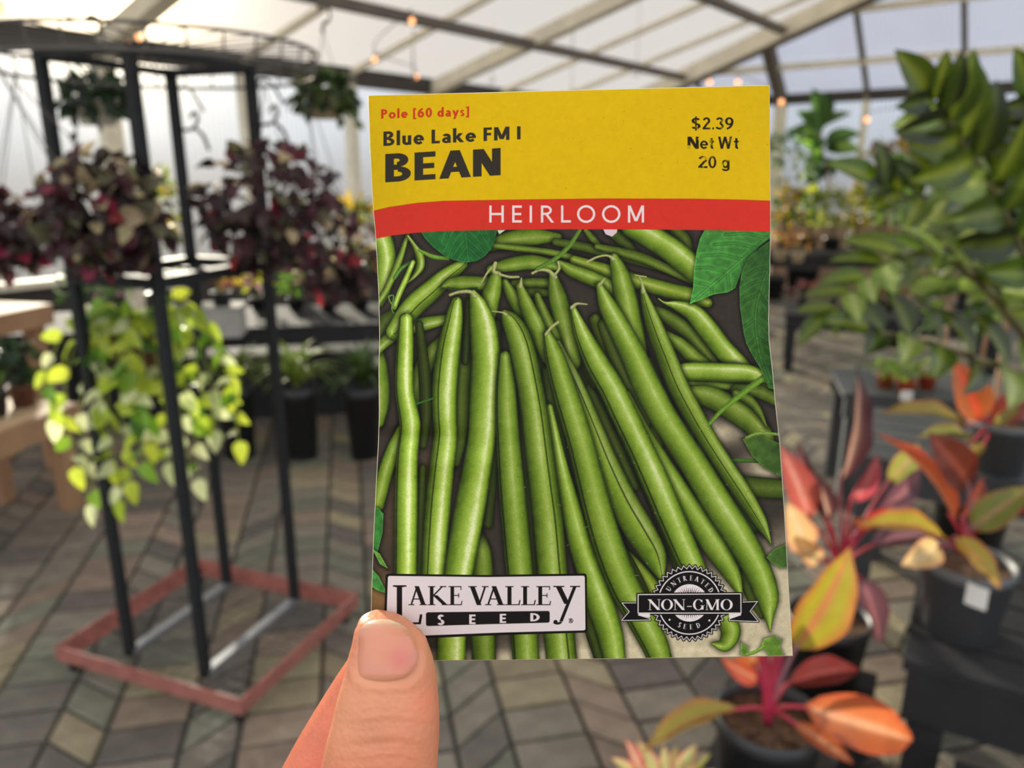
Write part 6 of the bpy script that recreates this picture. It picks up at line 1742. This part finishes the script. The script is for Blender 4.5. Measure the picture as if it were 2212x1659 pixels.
# ================================================================== the holding hand
def skin_material():
    m = bpy.data.materials.new('skin'); m.use_nodes = True
    nt = m.node_tree; N = nt.nodes; L = nt.links; bs = N['Principled BSDF']
    at_ = N.new('ShaderNodeAttribute'); at_.attribute_name = 'Col'
    tc = N.new('ShaderNodeTexCoord')
    nz = N.new('ShaderNodeTexNoise'); nz.inputs['Scale'].default_value = 120; nz.inputs['Detail'].default_value = 4
    L.new(tc.outputs['Object'], nz.inputs['Vector'])
    mr = N.new('ShaderNodeMapRange'); mr.inputs['From Min'].default_value = 0.3; mr.inputs['From Max'].default_value = 0.7; mr.inputs['To Min'].default_value = 0.92; mr.inputs['To Max'].default_value = 1.08
    L.new(nz.outputs['Fac'], mr.inputs['Value'])
    mu = N.new('ShaderNodeVectorMath'); mu.operation = 'SCALE'
    L.new(at_.outputs['Color'], mu.inputs[0]); L.new(mr.outputs[0], mu.inputs['Scale'])
    L.new(mu.outputs[0], bs.inputs['Base Color'])
    bs.inputs['Roughness'].default_value = 0.42
    bs.inputs['Subsurface Weight'].default_value = 0.25
    bs.inputs['Subsurface Radius'].default_value = (1.0, 0.35, 0.18)
    bs.inputs['Subsurface Scale'].default_value = 0.004
    vo = N.new('ShaderNodeTexVoronoi'); vo.inputs['Scale'].default_value = 900
    L.new(tc.outputs['Object'], vo.inputs['Vector'])
    bp = N.new('ShaderNodeBump'); bp.inputs['Strength'].default_value = 0.16; bp.inputs['Distance'].default_value = 0.0006
    L.new(vo.outputs['Distance'], bp.inputs['Height']); L.new(bp.outputs[0], bs.inputs['Normal'])
    return m
M_SKIN = skin_material()
RIGHT = Vector((1, 0, 0)); FWD = Vector((0, CP, -SP)); CUP = Vector((0, SP, CP))
# thumb: rows of (py, left px, right px, thickness in m); the pad rests on the packet front
TH_ROWS = [(1319, 800, 826, 0.0030), (1324, 786, 845, 0.0055), (1333, 776, 866, 0.0080), (1350, 770, 892, 0.0100), (1375, 765, 914, 0.0114), (1405, 760, 930, 0.0124), (1440, 750, 940, 0.0132),
           (1480, 737, 945, 0.0140), (1520, 726, 948, 0.0146), (1564, 716, 950, 0.0150), (1611, 703, 948, 0.0152), (1659, 694, 945, 0.0150), (1760, 680, 935, 0.0150), (1900, 670, 940, 0.0160), (2060, 650, 975, 0.0200), (2250, 640, 1040, 0.0260)]
PADD = 0.1528                        # depth of the packet front under the thumb
def thumb_row(py):
    R = np.array(TH_ROWS, float)
    l, r, th = (np.interp(py, R[:, 0], R[:, k]) for k in (1, 2, 3))
    back = PADD + (max(0.0, py - 1430) / 1000) * 0.004
    cd = back - th / 2
    return (l + r) / 2, (r - l) / 2, th, cd
def thumb_surface(px, py):
    """depth of the nail side of the thumb at this bearing"""
    c, a, th, cd = thumb_row(py)
    q = min(0.999, abs((px - c) / a))
    return cd - (th / 2) * (1 - q ** 2.3) ** (1 / 2.3)
hand_mb = MB()
def loft(rows, n=28, power=2.3):
    """rows of (centre, x half-axis vector, y half-axis vector)"""
    vs_ = []
    for (c, ax, ay) in rows:
        for j in range(n):
            t = 2 * PI * j / n; ct, st_ = math.cos(t), math.sin(t)
            x = math.copysign(abs(ct) ** (2 / power), ct); y = math.copysign(abs(st_) ** (2 / power), st_)
            vs_.append(c + ax * x + ay * y)
    k = len(rows)
    fs_ = [(i * n + j, i * n + (j + 1) % n, (i + 1) * n + (j + 1) % n, (i + 1) * n + j) for i in range(k - 1) for j in range(n)]
    fs_ += [tuple(range(n - 1, -1, -1)), tuple((k - 1) * n + j for j in range(n))]
    hand_mb.add(vs_, fs_)
rows = []
for py in [1318, 1321, 1325, 1331, 1340, 1352, 1368, 1390, 1415, 1445, 1480, 1520, 1560, 1600, 1650, 1720, 1800, 1900, 2000, 2120, 2250]:
    c, a, th, cd = thumb_row(py)
    rows.append((near(c, py, cd), RIGHT * (a / FPX * cd), FWD * (th / 2)))
loft(rows, 36)
def limb(pts, n=24, flat=1.0):
    """pts: (px, py, depth, radius m)"""
    C = [near(p[0], p[1], p[2]) for p in pts]; rr_ = [p[3] for p in pts]
    path = curve(C, 30); rads = crom(np.array([[r, 0] for r in rr_]), 30)[:, 0]
    rows = []
    for i, p in enumerate(path):
        t = (path[min(i + 1, 29)] - path[max(i - 1, 0)]).normalized()
        x = t.cross(FWD)
        if x.length < 0.2: x = t.cross(RIGHT)
        x.normalize(); y = x.cross(t).normalized()
        rows.append((p, x * rads[i], y * rads[i] * flat))
    # rounded end
    e = path[0]; t = (path[0] - path[1]).normalized(); x, y = rows[0][1], rows[0][2]; r0 = rads[0]
    cap = [(e + t * r0 * math.sin(q), x * math.cos(q), y * math.cos(q)) for q in (1.4, 1.1, 0.75, 0.35)]
    loft(cap + rows, n, 2.1)
# index behind the packet, its side showing left of the thumb
limb([(905, 1345, 0.1665, 0.0070), (850, 1420, 0.1675, 0.0078), (800, 1497, 0.1685, 0.0083), (752, 1578, 0.1690, 0.0086), (708, 1660, 0.1690, 0.0090), (660, 1770, 0.1690, 0.0096), (610, 1920, 0.1700, 0.0098), (600, 2080, 0.1760, 0.0105), (640, 2230, 0.1820, 0.0125)])
limb([(890, 1330, 0.1790, 0.0072), (862, 1420, 0.1820, 0.0080), (835, 1520, 0.1840, 0.0086), (800, 1640, 0.1860, 0.0090), (765, 1750, 0.1880, 0.0096), (730, 1880, 0.1900, 0.0100), (700, 2040, 0.1930, 0.0106), (720, 2220, 0.1960, 0.0125)])
limb([(960, 1850, 0.1800, 0.0072), (920, 1840, 0.1900, 0.0082), (870, 1860, 0.1990, 0.0088), (825, 1940, 0.2060, 0.0096), (800, 2060, 0.2080, 0.0104), (800, 2230, 0.2060, 0.0125)])
limb([(1020, 1960, 0.1800, 0.0062), (985, 1950, 0.1930, 0.0072), (940, 1970, 0.2050, 0.0078), (910, 2040, 0.2130, 0.0084), (890, 2140, 0.2140, 0.0092), (880, 2260, 0.2080, 0.0110)])
# palm and wrist
palm = []
for (px, py, d, hx, hy) in ((735, 2130, 0.186, 0.022, 0.014), (750, 2210, 0.187, 0.030, 0.017), (765, 2320, 0.183, 0.035, 0.019), (780, 2450, 0.178, 0.036, 0.020), (800, 2600, 0.173, 0.033, 0.020), (820, 2760, 0.168, 0.028, 0.019), (835, 2920, 0.164, 0.026, 0.019), (850, 3150, 0.158, 0.027, 0.021), (870, 3500, 0.150, 0.030, 0.024), (890, 3900, 0.142, 0.033, 0.027)):
    palm.append((near(px, py, d), (RIGHT * 0.8 + FWD * 0.6).normalized() * hx, (FWD * 0.8 - RIGHT * 0.6).normalized() * hy))
loft(palm, 30, 2.2)
# thumb ball joins thumb and palm
loft([(near(800, 2180, 0.150), RIGHT * 0.016, FWD * 0.012), (near(810, 2300, 0.158), RIGHT * 0.020, FWD * 0.017), (near(800, 2450, 0.166), RIGHT * 0.022, FWD * 0.019), (near(800, 2600, 0.170), RIGHT * 0.020, FWD * 0.017)], 24)
raw = hand_mb.mesh('hand_raw')
tmp = bpy.data.objects.new('hand_tmp', raw); COL.objects.link(tmp)
rm = tmp.modifiers.new('r', 'REMESH'); rm.mode = 'VOXEL'; rm.voxel_size = 0.0007; rm.use_smooth_shade = True
sm = tmp.modifiers.new('s', 'SMOOTH'); sm.factor = 0.5; sm.iterations = 9
dg = bpy.context.evaluated_depsgraph_get()
hand_me = bpy.data.meshes.new_from_object(tmp.evaluated_get(dg), depsgraph=dg)
bpy.data.objects.remove(tmp); bpy.data.meshes.remove(raw)
hand_me.name = 'hand'
nvh = len(hand_me.vertices)
co = np.zeros(nvh * 3, np.float32); hand_me.vertices.foreach_get('co', co); co = co.reshape(-1, 3).astype(np.float64)
nrm = np.zeros(nvh * 3, np.float32); hand_me.vertices.foreach_get('normal', nrm); nrm = nrm.reshape(-1, 3).astype(np.float64)
rel = co - np.array(EYE)
dep = rel @ np.array(FWD); hx_ = 1106 + FPX * (rel @ np.array(RIGHT)) / dep; hy_ = 829.5 - FPX * (rel @ np.array(CUP)) / dep
facing = (nrm @ np.array(FWD)) < 0.2
thumbm = facing & (dep < 0.154)
# skin creases over the thumb joint, the nail fold, finger-print ridges on the index side
disp = np.zeros(nvh)
def crease(y0, curv, amp, wid, x0=825, xr=115):
    yy = y0 + curv * ((hx_ - x0) / 100) ** 2 + 2.0 * np.sin(hx_ * 0.05)
    return -amp * np.exp(-((hy_ - yy) / wid) ** 2) * np.clip(1.1 - np.abs(hx_ - x0) / xr, 0, 1)
for y0, cv, am, wd in ((1560, 6, 0.0003, 5), (1574, 8, 0.00018, 4), (1606, 8, 0.00045, 5), (1620, 9, 0.00024, 4), (1640, 6, 0.00018, 4), (1540, 5, 0.00012, 4)):
    disp += crease(y0, cv, am, wd) * thumbm
nailc = np.array((836.0, 1410.0))
q = np.sqrt((np.abs((hx_ - 835) / 70)) ** 3 + (np.abs((hy_ - 1408) / 68)) ** 3) ** (2 / 3)
disp += thumbm * (-0.00035 * np.clip(1.0 - q, 0, 0.3) / 0.3 + 0.00030 * np.exp(-((q - 1.16) / 0.13) ** 2) * (hy_ > 1360))
idx = facing & ~thumbm & (hx_ < 800)
disp += idx * 0.00004 * np.sin((hy_ * 0.75 - hx_ * 0.25) * 0.9)
co += nrm * disp[:, None]
hand_me.vertices.foreach_set('co', co.astype(np.float32).ravel())
base = np.array(srgb(228, 148, 110)[:3]); pink = np.array(srgb(232, 112, 86)[:3]); yel = np.array(srgb(234, 166, 124)[:3])
colv = np.tile(base, (nvh, 1))
n1 = 0.5 + 0.5 * np.sin(hx_ * 0.021 + 1.7) * np.sin(hy_ * 0.017)
colv += (pink - base) * (0.25 * n1)[:, None]
colv += (pink - colv) * (idx * 0.45)[:, None]
colv += (yel - colv) * (thumbm * 0.5 * np.exp(-((hy_ - 1500) / 120) ** 2))[:, None]
colv += (pink - colv) * (thumbm * 0.35 * np.exp(-((hx_ - 920) / 35) ** 2 - ((hy_ - 1510) / 50) ** 2))[:, None]
ca = hand_me.color_attributes.new('Col', 'FLOAT_COLOR', 'POINT')
ca.data.foreach_set('color', np.hstack([colv, np.ones((nvh, 1))]).astype(np.float32).ravel())
hand_me.materials.clear()
hand_me.update()
hand = thing('hand', near(820, 2600, 0.165), 'bare hand reaching up from below, thumb pressed on the packet corner', 'hand')
link('hand_body', hand_me, M_SKIN, hand)
hand_me.polygons.foreach_set('use_smooth', [True] * len(hand_me.polygons))
# thumb nail
def nail_material():
    m = mat('nail', (1, 1, 1, 1), 0.22, attr='Col', noise=0.03, scale=200, coat=0.3)
    b = m.node_tree.nodes['Principled BSDF']
    b.inputs['Subsurface Weight'].default_value = 0.2; b.inputs['Subsurface Scale'].default_value = 0.003
    return m
nu, nv = 28, 30
vs_, cs_ = [], []
for j in range(nv + 1):
    v = j / nv
    for i in range(nu + 1):
        u = i / nu * 2 - 1
        py = 1346 + 124 * v
        xl = np.interp(v, [0, .08, .25, .6, .9, 1], [790, 779, 771, 767, 770, 778]); xr = np.interp(v, [0, .08, .25, .5, .75, .9, 1], [862, 878, 893, 902, 899, 890, 872])
        px = (xl + xr) / 2 + (xr - xl) / 2 * u
        py2 = py - 10 * (1 - u * u) * (1 - v) * 0.9 + 6 * (1 - u * u) * v - 6 * v
        e = max(abs(u) ** 6, (2 * v - 1) ** 10)
        d = thumb_surface(px, py2) - 0.00022 + 0.00045 * e
        vs_.append(tuple(near(px, py2, d)))
        c = np.array(srgb(226, 154, 120)[:3])
        spot = math.exp(-((px - 866) / 26) ** 2 - ((py2 - 1424) / 26) ** 2)
        c = c + (np.array(srgb(216, 92, 88)[:3]) - c) * 0.8 * spot
        bed = sstep(0.12, 0.3, v) * (1 - sstep(0.85, 1.0, v))
        c = c + (np.array(srgb(222, 138, 112)[:3]) - c) * 0.5 * float(bed)
        if v < 0.14: c = c + (np.array(srgb(236, 206, 176)[:3]) - c) * (0.14 - v) / 0.14
        cs_.append((*c, 1.0))
fs_ = [(j * (nu + 1) + i, (j + 1) * (nu + 1) + i, (j + 1) * (nu + 1) + i + 1, j * (nu + 1) + i + 1) for j in range(nv) for i in range(nu)]
nme = bpy.data.meshes.new('thumb_nail'); nme.from_pydata(vs_, [], fs_)
nme.polygons.foreach_set('use_smooth', [True] * len(fs_))
ca = nme.color_attributes.new('Col', 'FLOAT_COLOR', 'POINT'); ca.data.foreach_set('color', [x for c in cs_ for x in c])
link('thumb_nail', nme, nail_material(), hand)
